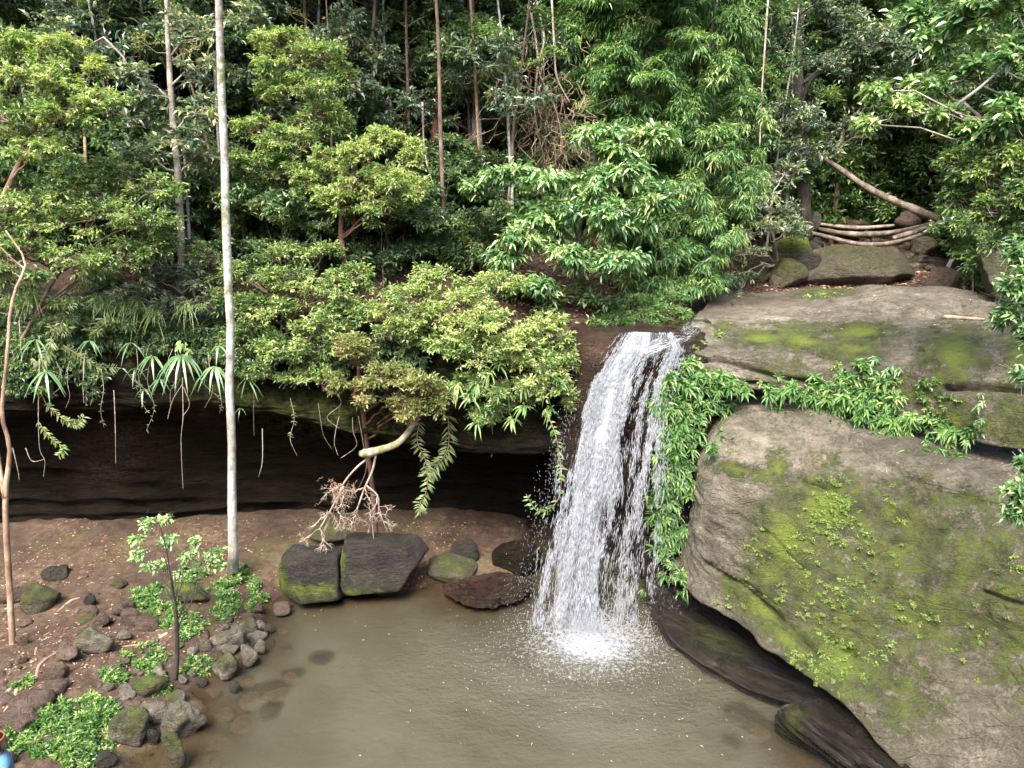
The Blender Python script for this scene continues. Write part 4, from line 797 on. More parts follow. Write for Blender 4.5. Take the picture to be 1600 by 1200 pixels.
bigtrunk('thick dark mossy trunk with side branch left of the creek logs', [(1258, 375, 23.5), (1253, 280, 23.5), (1249, 180, 23.6), (1245, 80, 23.8), (1242, -60, 24)], [0.24, 0.2, 0.18, 0.16, 0.1], BK_DARK, [(1230, 60, 23, 44, 30), (1290, 110, 23, 40, 28), (1320, 40, 23.4, 50, 30), (1200, 110, 22.8, 40, 24), (1290, 240, 23, 40, 22), (1220, 200, 22.6, 34, 18), (1370, 70, 24, 50, 34), (1270, 10, 23.6, 50, 24), (1330, 200, 23.6, 44, 22)], LF_BLUE, (0.14, 0.055), 0.3)
bigtrunk('massive red-brown trunk at the top edge right of the white trunk', [(408, 140, 22), (407, 60, 22), (405, 0, 22), (404, -160, 22.3)], [0.28, 0.27, 0.26, 0.15], BK_RED, [(400, -180, 22, 80, 50), (470, -90, 22, 60, 30)], LF_DARK, (0.16, 0.06))
bigtrunk('brown stump-like trunk standing behind the creek logs', [(1343, 345, 27.5), (1346, 300, 27.6), (1350, 250, 27.8), (1356, 120, 28)], [0.22, 0.16, 0.13, 0.08], BK_BROWN, [(1360, 110, 28, 50, 30), (1330, 60, 28, 50, 30), (1400, 70, 28, 50, 30)], LF_MID, (0.15, 0.06))
pole('leaning_trunk', 'pale mossy fallen trunk leaning down to the right above the creek', 'fallen trunk', [(1275, 240, 26), (1310, 262, 25.6), (1350, 290, 25), (1400, 315, 24.5), (1465, 342, 24)], [0.045, 0.07, 0.09, 0.11, 0.135], BK_LOG, 0.55)
pole('leaning_trunk', 'thin dark branch rising to the right off the thick creekside trunk', 'branch', [(1252, 160, 23.4), (1265, 130, 23.2), (1290, 105, 23)], [0.06, 0.05, 0.03], BK_DARK)
pole('creek_log', 'upper curved log lying across the creek bed', 'log', [(1262, 352, 25.5), (1290, 360, 25), (1340, 366, 24.6), (1400, 362, 24.8), (1470, 346, 25.4)], [0.04, 0.065, 0.08, 0.075, 0.05], BK_LOG, group='logs lying across the creek')
pole('creek_log', 'lower bowed log lying across the creek bed', 'log', [(1262, 362, 24.6), (1300, 372, 24.1), (1350, 382, 23.8), (1400, 378, 23.9), (1460, 360, 24.6)], [0.045, 0.065, 0.08, 0.07, 0.045], BK_LOG, group='logs lying across the creek')
pole('creek_log', 'thin straight log lying behind the two bowed ones', 'log', [(1280, 350, 26), (1340, 356, 25.8), (1400, 352, 26)], [0.05, 0.07, 0.05], DEADW, group='logs lying across the creek')
pole('creek_log', 'short log wedged on the right behind the two bowed logs', 'log', [(1395, 372, 24.4), (1430, 362, 24.6), (1462, 352, 24.9)], [0.07, 0.09, 0.07], BK_LOG, group='logs lying across the creek')
for k, (pts, lb) in enumerate([([(838, 0, 19), (850, 60, 18.8), (842, 110, 18.7), (868, 170, 18.4), (880, 230, 18.3)], 'longest pale vine hanging left of the strap leaves'), ([(862, 0, 19), (866, 70, 18.7), (870, 120, 18.6), (890, 160, 18.4)], 'second pale vine hanging beside the longest one'),
                      ([(828, 10, 19.2), (840, 90, 18.9), (835, 170, 18.6), (850, 250, 18.5)], 'thin vine crossing behind the two pale hanging vines'), ([(660, 160, 18.4), (664, 240, 18.2), (680, 300, 18.0)], 'slim vine hanging right of the reddish trunk'), ([(1200, 0, 19), (1196, 60, 18.9), (1190, 150, 18.8), (1187, 230, 18.7)], 'thin pale vine hanging down through the upper strap leaves')]):
    pole('hanging_vine', lb, 'vine', pts, [0.025, 0.022, 0.02, 0.012], DEADW, 0, sides=5, group='vines hanging in the forest')
for pts, lb in [([(748, 210, 20), (746, 150, 20), (744, 100, 20.2)], 'thin white sapling trunk, left of a pair, right of the reddish trunk'), ([(785, 195, 20), (778, 150, 20), (772, 105, 20.2)], 'thin white sapling trunk, right of a pair, left of the hanging vines'),
                ([(612, 185, 19.5), (606, 120, 19.6), (600, 60, 19.8), (598, -30, 20)], 'thin pale forked trunk above the round yellow-green crown'), ([(614, 180, 19.5), (640, 140, 19.4), (645, 135, 19.4)], 'pale bare branch forking right above the round crown'),
                ([(296, 385, 16.4), (292, 300, 16.6), (287, 220, 16.8)], 'very thin crooked stem just left of the white trunk'), ([(344, 250, 16.9), (338, 160, 17), (335, 80, 17.2)], 'pale slender trunk right behind the white one'),
                ([(140, 90, 20), (138, 40, 20.2), (136, -40, 20.4)], 'broad brown trunk at the top left'), ([(122, 90, 20.4), (112, 40, 20.6), (108, -40, 20.8)], 'brown trunk leaning left beside the broad one at top left'), ([(163, 85, 18), (160, 50, 18.1), (162, -20, 18.2)], 'thin pale stem beside the broad brown trunk at top left'),
                ([(448, 390, 17.2), (446, 330, 17.2), (445, 290, 17.3)], 'thin pale stem under the fine-leaved tree')]:
    th = 0.16 if 'broad' in lb else 0.1 if 'leaning' in lb else 0.04
    pole('bare_trunk', lb, 'trunk', pts, [th, th * .9, th * .7], BK_BROWN if th > .05 else BK_PALE, 0, sides=7, group='bare trunks among the forest leaves')
# tangle of dry vines
segs = []; ctr = [(845, 180, 18.6), (870, 150, 18.6), (855, 230, 18.5), (900, 190, 18.7), (830, 140, 18.7)]
for k in range(120):
    c = ctr[k % 5]; a = atY(c[0] + rng.normal(0, 26), c[1] + rng.normal(0, 38), c[2] + rng.normal(0, .25)); L = 0.4 + rng.random() * 1.1
    d = unit(np.array([rng.normal(0, .5), rng.normal(0, .4), -1 + rng.normal(0, .6)])); segs.append(limb(a, a + d * L, 0.010, 0.004, 8, 0.35, 0, 4))
V, F = merge(segs); tag(mk('vine_tangle', V, F, BK_TAN), 'tangle of dry brown vines hanging at the foot of the pale vines', 'vine tangle')
# ------------------------------------------------------------------ boulders and stones
import bmesh
_ico = {}
def ico(sub):
    if sub not in _ico:
        b = bmesh.new(); bmesh.ops.create_icosphere(b, subdivisions=sub, radius=1.0)
        _ico[sub] = (np.array([v.co[:] for v in b.verts]), np.array([[v.index for v in f.verts] for f in b.faces])); b.free()
    return _ico[sub]
def stone_shape(size, seed, sub=4, facets=11, rough=0.05, flat=0.0, k=26, planes=None):
    r = np.random.default_rng(seed); D, F = ico(sub)
    n = unit(r.normal(size=(facets, 3)) * np.array([1, 1, 1.0])); h = 0.55 + 0.33 * r.random(facets)
    if flat: n = np.concatenate([n, [[0.1, -0.1, 1]]]); n = unit(n); h = np.append(h, 1 - flat)
    if planes is not None: pl = np.array(planes, float); n = unit(pl[:, :3]); h = pl[:, 3]
    q = (D @ n.T); q = np.where(q > 0.05, h / np.maximum(q, 0.05), 9.0)
    rad = -np.log(np.exp(-k * np.minimum(q, 1.35)).sum(1) + math.exp(-k * (1.05 if k < 40 else 1.3))) / k
    V = D * rad[:, None]; V = V / np.abs(V).max(0)
    V = V * np.array(size) / 2
    s = max(size)
    V = V + unit(D) * (rough * s * fbm(V / s + seed, 2.2, 5, seed % 50))[:, None] + unit(D) * (rough * .5 * s * fbm(V / s + seed, 6, 3, seed % 50 + 3, True))[:, None]
    return V, F[:, ::1]
def boulder(name, label, box, mat, depth=0.8, seed=1, Y=None, sub=4, rot=0.0, sink=0.12, moss=0.0, wet=0.0, mossdir=None, group=None, facets=11, rough=0.05, cat='boulder', tilt=0.0, flat=0.0, lich=0.0, mp=(), sharp=26, planes=None):
    x0, y0, x1, y1 = box; cx_ = (x0 + x1) / 2
    if Y is None: p = ground_at(cx_, y1 - 0.12 * (y1 - y0))
    else: p = atY(cx_, y1 - 0.05 * (y1 - y0), Y)
    if p[2] < 0.02 and p[1] < 16: p = atZ(cx_, y1 - 0.04 * (y1 - y0), 0.0)
    f = float(proj(p)[2]); W = (x1 - x0) / FPX * f; el = math.atan2(CAM_Z - p[2], p[1]); dd = W * depth
    H = max(0.05, ((y1 - y0) / FPX * f - 0.55 * dd * math.sin(el)) / math.cos(el) * 1.05 + sink * W * 0.5)
    V, F = stone_shape((W * 1.04, dd, H), seed, sub, facets, rough, flat, sharp, planes)
    c, s = math.cos(tilt), math.sin(tilt); V = V @ np.array([[c, 0, -s], [0, 1, 0], [s, 0, c]])
    loc = np.array([p[0], p[1] + dd * 0.35, p[2] + H * 0.5 - sink * W * 0.5])
    Nn = unit(V); md = np.array(mossdir if mossdir is not None else (0, 0, 1.0))
    mo = moss * sstep(-0.3, 0.9, Nn @ unit(md)) if moss else np.zeros(len(V))
    if len(mp): mo = np.maximum(mo, patches(V + loc, mp))
    zz = V[:, 2] + loc[2]; wt = np.maximum(wet, sstep(0.13, 0.03, zz) * (0.95 if loc[2] < 1.5 else 0))
    o = mk(name, V, F, mat, None, {'moss': mo, 'wet': wt * np.ones(len(V)), 'stain': np.zeros(len(V))}); o.location = loc
    return tag(o, label, cat, group)
# the pair of big dark boulders at the back of the pool, with their neighbours
boulder('boulder', 'left of two big dark boulders behind the pool, green along its foot', (432, 856, 532, 954), SLATE, .7, 11, Y=14.35, sub=5, sharp=70, rough=.028, planes=[(-1, -.1, .05, .8), (1, 0, .05, .84), (0, -1, .38, .7), (.1, .1, 1, .8), (-.7, -.7, -.1, .86), (.6, -.6, .4, .92), (-.8, 0, .6, .9), (-.5, -.1, -1, .8), (0, 1, 0, .8), (.1, -.3, -1, .9)], mp=[(480, 925, 50, 12, 0, .7), (440, 905, 8, 40, -10, .9)], flat=.1)
boulder('boulder', 'right and larger of two big dark boulders at the far edge of the pool', (520, 832, 664, 946), SLATE, .6, 27, Y=14.5, sub=5, planes=[(-1, 0, .02, .82), (1, -.2, -.5, .78), (.05, -1, .42, .62), (.05, .1, 1, .84), (.75, -.2, .5, .92), (-.6, -.6, .5, .96), (.2, -.5, -1, .9), (0, 1, 0, .8)], mp=[(560, 932, 60, 8, 0, .8), (533, 860, 6, 40, 0, .8)], facets=8, flat=.08, sharp=60, rough=.03)
boulder('boulder', 'brownish slab boulder between the big dark boulder and the wet red rock', (655, 868, 742, 916), OLIVE, .9, 5, Y=14.9, sub=4, moss=.45)
boulder('boulder', 'upright dark wedge of rock behind the wet red rock', (703, 846, 748, 894), SLATE, .6, 9, Y=15.6, sub=4, facets=7)
boulder('boulder', 'low wet red-purple rock left of the foot of the waterfall', (684, 890, 836, 956), WETR, .6, 15, Y=14.3, sub=5, wet=.95, sink=.12, rough=.07)
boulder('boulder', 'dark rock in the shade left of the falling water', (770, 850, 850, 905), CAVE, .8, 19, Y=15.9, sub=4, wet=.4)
boulder('boulder', 'flat mossy lump under the twigs of the dead branch', (470, 815, 545, 850), OLIVE, .8, 22, Y=15.7, sub=4, moss=.7)
# creek boulders above the slab
boulder('boulder', 'very wide flat-topped olive boulder across the creek behind the slab', (1252, 386, 1468, 462), OLIVE, .45, 41, Y=20.4, sub=5, facets=9, flat=.12, moss=.25, rough=.035, sharp=50)
boulder('boulder', 'bright mossy boulder perched left of the wide flat-topped boulder', (1206, 370, 1274, 428), OLIVE, .8, 44, Y=21, sub=4, moss=.95, sink=.0)
boulder('boulder', 'dark boulder wedged under the bright mossy one', (1202, 408, 1262, 462), OLIVE, .8, 46, Y=20.3, sub=4, moss=.4)
boulder('boulder', 'round shaded boulder at the far left of the creek pile', (1166, 402, 1222, 450), OLIVE, .8, 47, Y=20.8, sub=4, moss=.3)
boulder('boulder', 'dark leaning rock between the mossy boulder and the wide one', (1228, 396, 1284, 462), SLATE, .6, 49, Y=20.7, sub=4, tilt=-.5)
boulder('boulder', 'pale brown rock at the right foot of the wide boulder', (1446, 420, 1508, 464), BROWNR, .8, 51, Y=19.6, sub=4, facets=8)
boulder('boulder', 'dark green boulder half hidden by leaves at the right end of the slab', (1530, 385, 1625, 484), OLIVE, .8, 53, Y=17, sub=5, moss=.5, wet=.3)
boulder('boulder', 'tan boulder under the lower end of the leaning trunk', (1400, 330, 1448, 358), BROWNR, .8, 55, Y=25.5, sub=3)
boulder('boulder', 'pale flat rock behind the upper creek log', (1296, 340, 1360, 364), BROWNR, .8, 56, Y=26, sub=4, flat=.2)
boulder('boulder', 'small pale rock at the left ends of the creek logs', (1266, 334, 1284, 362), GREYR, .8, 57, Y=24.4, sub=3)
boulder('boulder', 'dark rock at the right ends of the creek logs', (1424, 372, 1466, 402), OLIVE, .8, 58, Y=22.4, sub=4)
def plain_glint():
    m = NT('glint_flecks_white'); b = m.bsdf(Base_Color=(.5, .52, .52, 1), Roughness=.3); return m.done(b.outputs[0])
# ------------------------------------------------------------------ stones of the shore, each described by where it lies
G, B, S_ = GREYR, BROWNR, SLATE
shore_rocks = [
 (305, 950, 440, 1040, None, None), ]
SR = [  # box, material, label, moss, lichen-pale
 ((110,984,168,1030),G,'pale-topped angular rock in the middle of the brown shore',.2),((205,962,244,992),B,'small tan rock at the left edge of the leafy island',.2),
 ((80,1010,124,1042),B,'rounded brown rock left below the pale-topped rock',0),((64,1044,104,1068),B,'flat purplish rock under the rounded brown one',0),((68,1062,106,1094),B,'squarish brown rock just below the flat purplish one',0),
 ((8,1082,72,1120),B,'brown rock with pale spot beside the roots at left edge',.1),((-10,1114,56,1146),B,'long flat rock at the left edge above the person',0),
 ((170,1114,236,1178),G,'large olive rock at the waterline with a pale lichen spot',.45),((248,1094,312,1162),G,'large pale grey wedge-shaped rock at the waterline',.15),((225,1102,262,1140),G,'grey rock between the two large waterline rocks',0),
 ((226,1140,248,1168),S_,'small wet dark rock in the gap at the waterline',0),((255,1082,286,1104),G,'mossy-topped small rock above the grey wedge',.6),((216,1100,240,1120),G,'small rock behind the olive waterline rock',.1),
 ((330,1020,378,1068),G,'dark-streaked egg-shaped rock at the corner of the island',.35),((372,1010,402,1048),G,'tall pale stone beside the egg-shaped rock',.1),((324,990,364,1018),G,'tan block in the top row of the island stones',.15),
 ((350,984,384,1024),G,'pale grey stone next to the tan block',.1),((340,1008,372,1030),G,'grey stone wedged below the tan block',0),((372,968,402,992),G,'flat olive-green stone slanting in the island wall',.35),
 ((376,988,412,1006),G,'long low stone beneath the slanting flat one',0),((396,970,414,988),G,'small grey stone at the right tip of the island',0),((398,1000,414,1026),G,'narrow upright stone at the water edge of the island',0),
 ((325,1018,350,1036),B,'mossy triangular stone left of the egg-shaped rock',.5),((308,1000,330,1022),B,'brownish stone behind the egg-shaped rock',.1),((292,1006,310,1022),B,'small golden stone in the island leaves',0),
 ((388,1028,406,1042),S_,'small dark wet stone at the island foot',0),((372,958,394,974),B,'reddish stone on the path side of the island',0),((337,976,356,988),G,'low grey stone at the edge of the ground cover',0),
 ((252,912,320,948),OLIVE,'moss-covered boulder at the top of the leafy island',.9),((172,938,206,970),B,'purple-brown rock left of the leafy island',0),((188,956,216,986),B,'brown rock beside the small tan rock',0),
 ((204,1060,256,1092),OLIVE,'low moss-covered rock below the small tree',.8),((162,1026,200,1046),B,'flat pinkish rock right of the pale-topped rock',0),((30,918,84,962),OLIVE,'tan mossy boulder behind the slender tan tree',.45),
 ((-14,922,34,950),B,'flat-topped boulder at the left edge behind the tan tree',0),((62,884,104,912),S_,'low dark slab under the cave mouth at left',0),((130,930,150,950),S_,'dark broken lump in the brown earth',0),
 ((420,942,452,966),B,'pale stone on the shore next to the big dark boulders',0),((356,1066,376,1086),S_,'small dark glossy stone standing in shallow water',0),((412,976,428,992),S_,'small wet stone in the water off the island',0),
 ((24,992,42,1012),B,'round stone right of the foot of the tan tree',0),((128,948,150,966),B,'small reddish stone on the brown slope',0),((140,960,172,986),B,'worn reddish rock half sunk in the earth',0),((182,986,206,1004),G,'little grey stone right of the pale-topped rock',0),
 ((290,1048,306,1060),G,'small stone at the right foot of the small tree',0),((302,1060,322,1074),S_,'dark pebble-like rock in the wet gravel',0),((276,1056,292,1072),G,'grey stone touching the small tree',0),((232,1120,256,1136),G,'small stone behind the grey wedge',0),
 ((168,906,196,922),OLIVE,'little mossy rock behind the purple-brown rock',.5),((60,1150,90,1172),B,'tan stone in the ground cover near the person',0),((122,1108,146,1126),B,'rounded stone within the bottom-left ground cover',0),((140,1176,178,1204),S_,'dark purple stone at the bottom edge',0),
 ((254,1150,290,1210),OLIVE,'submerged mossy rock at the bottom edge',.4),((0,1178,24,1200),B,'stone at the bottom left corner',0),((388,944,412,962),B,'reddish stone near the ground cover by the path',0),((440,940,456,952),B,'small red-brown stone at the shoreline by the boulders',0)]
for k, (box, mt, lb, ms) in enumerate(SR):
    boulder('shore_rock', lb, box, mt, .8, 100 + k, sub=4 if box[2] - box[0] > 30 else 3, moss=ms, rough=.065, facets=9 + k % 5, cat='rock', group='rocks along the shore', sink=.26)
for k in range(64):                                        # more half-buried stones of the bank
    px, py = [(rng.uniform(-5, 240), rng.uniform(955, 1110)), (rng.uniform(150, 340), rng.uniform(1000, 1110)), (rng.uniform(300, 425), rng.uniform(955, 1050))][k % 3]
    p = ground_at(px, py)
    if p[2] < .02: continue
    s = rng.uniform(.16, .36); V, F = stone_shape((s, s * rng.uniform(.6, .9), s * .5), 1300 + k, 3, 9, .07)
    o = mk('bank_stone', V, F, [B, G, B][k % 3], None, {'moss': np.full(len(V), .6 * (k % 5 == 0)), 'stain': np.full(len(V), .5 * (k % 4 == 1))}); o.location = (p[0], p[1], p[2] + s * .08); o.rotation_euler = (rng.normal(0, .2), rng.normal(0, .2), rng.random() * 6)
    tag(o, ['brown', 'grey', 'brown'][k % 3] + ' half-buried stone ' + ['on the bank at left', 'below the small tree', 'in the island wall'][k % 3], 'stone', 'half-buried stones of the bank')
# small stones, one by one
n = 0; _places = [(0,1030,330,1190,120),(0,900,420,1000,44),(290,960,420,1060,50),(300,1040,420,1110,16),(150,1030,340,1110,60)]
for (a, b, c, d, cnt) in _places:
    for k in range(cnt):
        px, py = a + (c - a) * rng.random(), b + (d - b) * rng.random(); p = ground_at(px, py)
        if p[2] < -0.05: continue
        s = float(np.exp(rng.normal(-2.55, 0.42))); V, F = stone_shape((s, s * .8, s * .6), 400 + n, 2, 9, .05)
        o = mk('small_stone', V, F, [G, B, G, S_][n % 4], None, {'moss': np.full(len(V), .35 * (rng.random() < .2)), 'wet': np.full(len(V), .8 if p[2] < .06 else 0.)}); o.location = (p[0], p[1], p[2] + s * .12)
        o.rotation_euler = (0, 0, rng.random() * 6); zone = 'on the brown slope under the cave' if py < 985 and px < 300 else 'among the island stones' if px > 290 else 'on the stony shore at bottom left'
        tag(o, ['grey', 'brown', 'pale grey', 'dark'][n % 4] + ' small stone ' + zone, 'stone', 'small stones on the shore'); n += 1
# stones under the shallow water
for k, (px, py, s) in enumerate(SUBM):
    p = SPOS[k]; V, F = stone_shape((s, s * .8, s * .45), 700 + k, 3, 8, .05)
    dark = px in (500, 445, 420)
    o = mk('submerged_rock', V, F, S_ if dark else B, None, {'moss': np.zeros(len(V)), 'wet': np.full(len(V), 0.)}); zt = -0.05 if px < 1000 else -.08
    o.location = (p[0], p[1], zt - s * .22 + (.05 if dark else 0))
    tag(o, ('dark' if dark else 'brown') + ' rock under the shallow water ' + ('near the left bank' if px < 600 else 'near the right ledge'), 'rock', 'rocks under the pool water')
# creek cobbles
for k in range(150):
    px = 1268 + 200 * rng.random(); py = 344 + 48 * rng.random(); y = np.interp(py, [344, 392], [27.5, 22.3]) ; p = atY(px, py, y); p[2] = hz(p[0], y) + 0.02
    s = float(np.exp(rng.normal(-1.35, 0.4))); V, F = stone_shape((s, s * .8, s * .6), 900 + k, 2, 9, .04)
    o = mk('creek_stone', V, F, [G, G, B][k % 3], None, {'moss': np.zeros(len(V))}); o.location = (p[0], y, p[2] + s * .15)
    tag(o, ['pale grey', 'grey', 'brown'][k % 3] + ' cobble in the dry creek bed ' + ('behind' if y > 25 else 'in front of') + ' the logs', 'cobble', 'cobbles in the creek bed')

# ------------------------------------------------------------------ ground cover, rosettes, ferns
def cover(label, cl, mat, leaf, where_, h=0.12, rad=.1, out=0.0, **k):
    """low leafy ground cover (nobody could count its plants) growing on a surface"""
    P = []
    for (px, py, rx, ry, n_) in cl:
        for j in range(n_):
            a, r = rng.random() * 6.28, math.sqrt(rng.random()) * (0.8 + .4 * rng.random()); qx, qy = px + rx * r * math.cos(a), py + ry * r * math.sin(a)
            if where_ is None: p = ground_at(qx, qy)
            else:
                s_ = surf(qx, qy, where_)
                if s_ is None: continue
                p = s_[0] - np.array([0, out, 0])
            P.append([*p, rad, rad, h * (.6 + .8 * rng.random()), rng.normal(0, .1)])
    P = np.array(P); V, F, t, inf = foliage(P, leaf, **k)
    tag(mk('ground_cover', V, F, mat, None, {'tone': t}, smooth=False), label, 'ground cover', kind='stuff')
gk = dict(sub=3, twig=6, nl=6, tone=(0.6, 0.18), tw_len=0.06, upb=0.9, shell=.3)
cover('fresh green ground cover on the stony island', [(378, 925, 36, 34, 60), (350, 960, 20, 14, 14), (245, 950, 42, 28, 60), (290, 975, 30, 24, 30), (305, 900, 20, 8, 8), (262, 925, 60, 14, 25)], LF_STRAP, (0.075, 0.032), None, .14, **gk)
cover('green ground cover around the foot of the small tree', [(225, 1030, 34, 20, 24), (180, 1062, 18, 16, 14), (300, 1048, 16, 10, 10), (250, 1075, 22, 12, 12), (160, 1008, 10, 14, 6), (320, 1040, 20, 8, 6)], LF_STRAP, (0.08, 0.034), None, .13, **gk)
cover('green ground cover at the bottom left corner', [(105, 1130, 60, 26, 50), (70, 1165, 60, 22, 44), (140, 1150, 44, 36, 46), (160, 1110, 34, 14, 18), (110, 1190, 40, 12, 14), (60, 1110, 14, 8, 5), (38, 1068, 14, 8, 5)], LF_STRAP, (0.085, 0.036), None, .14, **gk)
LF_CREEP = leaf_mat('creeper_leaves', [(0.0, (0.05, 0.09, 0.02)), (0.5, (0.14, 0.22, 0.05)), (1.0, (0.30, 0.38, 0.09))])
ck = dict(sub=3, twig=4, nl=5, tone=(0.62, 0.18), tw_len=0.04, upb=0.3, shell=.3)
cover('tiny creeping plants scattered on the mossy rock face', [(1300, 800, 40, 40, 70), (1250, 860, 26, 60, 30), (1340, 850, 30, 30, 16), (1180, 870, 24, 44, 16), (1210, 930, 20, 20, 10), (1290, 950, 40, 50, 34), (1280, 1020, 50, 30, 40), (1340, 900, 30, 70, 22), (1420, 960, 30, 14, 14),
      (1310, 1060, 40, 20, 16), (1390, 770, 8, 16, 6), (1300, 745, 24, 14, 12), (1130, 815, 14, 8, 5), (1145, 940, 30, 10, 8), (1400, 840, 14, 40, 6), (1580, 900, 30, 60, 10), (1360, 1010, 40, 30, 20), (1510, 1000, 70, 60, 12)], LF_CREEP, (0.032, 0.022), ['rock_outcrop'], .03, .07, **ck)
cover('small weeds along the ledges of the upper slab', [(1455, 620, 34, 26, 22), (1330, 575, 30, 14, 12), (1390, 590, 20, 14, 6), (1085, 535, 12, 8, 6), (1290, 459, 28, 4, 10), (1120, 520, 14, 6, 3)], LF_MID, (0.06, 0.03), ['rock_slab', 'rock_outcrop'], .06, **ck)

cover('dark leafy tangle draped over the brow of the cliff above the cave', [(60, 505, 70, 38, 50), (170, 505, 70, 34, 54), (270, 505, 60, 32, 46), (330, 520, 40, 36, 26), (420, 535, 80, 44, 46), (540, 540, 60, 40, 30), (620, 530, 60, 40, 26), (90, 555, 60, 24, 26), (30, 560, 30, 30, 14), (130, 580, 34, 20, 8), (60, 600, 30, 20, 6)], LF_DARK, (0.11, 0.04), ['cliff'], .22, .22, .2, sub=3, twig=9, nl=6, tone=(.5, .22), tw_len=.12, upb=.2, shell=.3, hang=.3)
def rosettes(name, label, cat, pts, mat, L, W, n=13, out=0.8, droop=0.75, tone=(0.55, 0.2), flatten=0.55, group=None, stem=True):
    """pts: (position, outward direction, scale)"""
    P, D, Nn, Ls, Ws, T = [], [], [], [], [], []
    for p, o_, s in pts:
        k = n + int(rng.integers(-2, 3)); th = rng.random(k) * 6.28; o_ = unit(np.array(o_) + np.array([0, 0, .35])); a = unit(np.cross(o_, [0.2, 0.1, 1])); b = np.cross(o_, a)
        e = 0.25 + 0.75 * rng.random(k); d = o_ * (1.15 - e)[:, None] + (np.cos(th)[:, None] * a + np.sin(th)[:, None] * b) * (out * e)[:, None] + np.array([0, 0, .12])
        P.append(np.repeat(p[None], k, 0) + rng.normal(0, .012, (k, 3))); D.append(d); Nn.append(o_[None] + 0.5 * np.array([0, 0, 1]) + rng.normal(0, .2, (k, 3))); Ls.append(L * s * (.6 + .55 * rng.random(k))); Ws.append(W * s * (.8 + .3 * rng.random(k)))
        T.append(np.clip(tone[0] + rng.normal(0, tone[1] * .6) + rng.normal(0, tone[1], k) - .0 * e, 0, 1))
    P, D, Nn, Ls, Ws, T = map(np.concatenate, (P, D, Nn, Ls, Ws, T))
    V, F, per = leaves(P, D, Nn, Ls, Ws, .25, droop, True)
    c = P.mean(0); root = thing(name, label, cat, c, group)
    mk('leaves', local(V, c), F, mat, root, {'tone': np.repeat(T, per)}, smooth=False)
    if stem and len(pts) > 40 and group == "none":
        A = np.array([p - np.array(o_) * .25 - np.array([0, 0, .12]) for p, o_, s in pts]); Bp = np.array([p for p, o_, s in pts])
        V, F = thin_sticks(A, Bp, .008); mk('stems', local(V, c), F, BK_TAN, root)
    return root
def scatter(regs, names, lift=.1, smin=.7, smax=1.15, jit=.05):
    out = []
    for px, py, rx, ry, ang, k in regs:
        c, s = math.cos(math.radians(ang)), math.sin(math.radians(ang))
        for j in range(k):
            a, r = rng.random() * 6.28, math.sqrt(rng.random()); u, v = rx * r * math.cos(a), ry * r * math.sin(a); qx, qy = px + u * c - v * s, py + u * s + v * c
            q = surf(qx, qy, names, 12)
            if q is None: continue
            nn = q[1] if q[1][1] < 0.3 else -q[1]; nn = unit(nn * .6 + np.array([-0.1, -.45, .35]))
            out.append((q[0] + nn * lift * (.3 + 1.2 * rng.random()) + rng.normal(0, jit, 3), nn, smin + (smax - smin) * rng.random()))
    return out
ALLR = ['rock_outcrop', 'rock_slab', 'waterfall_cliff', 'wet_ledge']
rosettes('hanging_plant', 'thick curtain of strap-leaved plants hanging on the rock edge right beside the falling water', 'hanging plant',
         scatter([(1120, 612, 50, 28, 8, 80), (1062, 640, 40, 46, 0, 110), (1052, 720, 36, 52, 0, 110), (1046, 800, 34, 52, 0, 100), (1050, 870, 28, 36, 0, 56), (1095, 690, 28, 26, 0, 34), (1085, 590, 28, 18, 0, 26)], ALLR, .2), LF_STRAP, .23, .044, 15, tone=(.5, .2), droop=.45)
rosettes('ledge_plant', 'long row of bright strap-leaved plants rooted in the crack between slab and rock face', 'ledge plant',
         scatter([(1230, 622, 36, 16, 0, 34), (1300, 625, 52, 26, 10, 84), (1370, 640, 52, 28, 20, 84), (1430, 672, 42, 20, 15, 50), (1480, 692, 34, 12, 5, 24), (1340, 605, 40, 12, 0, 14), (1340, 580, 20, 10, 0, 5), (1500, 690, 20, 12, 0, 6)], ALLR, .16), LF_STRAP, .23, .042, 15, tone=(.52, .2), droop=.45)
rosettes('ledge_plant', 'small upright plant in a hollow of the slab above the long plant row', 'ledge plant', scatter([(1352, 575, 12, 8, 0, 5), (1385, 585, 6, 12, 0, 3)], ALLR, .1), LF_GLOSS, .2, .04, 12)
rosettes('ledge_plant', 'thin single plant hanging in front of the slab edge at right', 'ledge plant', scatter([(1524, 625, 4, 8, 0, 2), (1520, 655, 4, 12, 0, 3), (1508, 685, 8, 6, 0, 3)], ALLR, .15, .6, .8), LF_GLOSS, .16, .035, 12)
rosettes('ledge_plant', 'little creeper hanging under the curtain of plants over the pool edge', 'ledge plant', scatter([(1035, 905, 22, 6, 0, 5), (1012, 912, 8, 6, 0, 2)], ALLR, .12, .5, .8), LF_STRAP, .16, .024, 10)
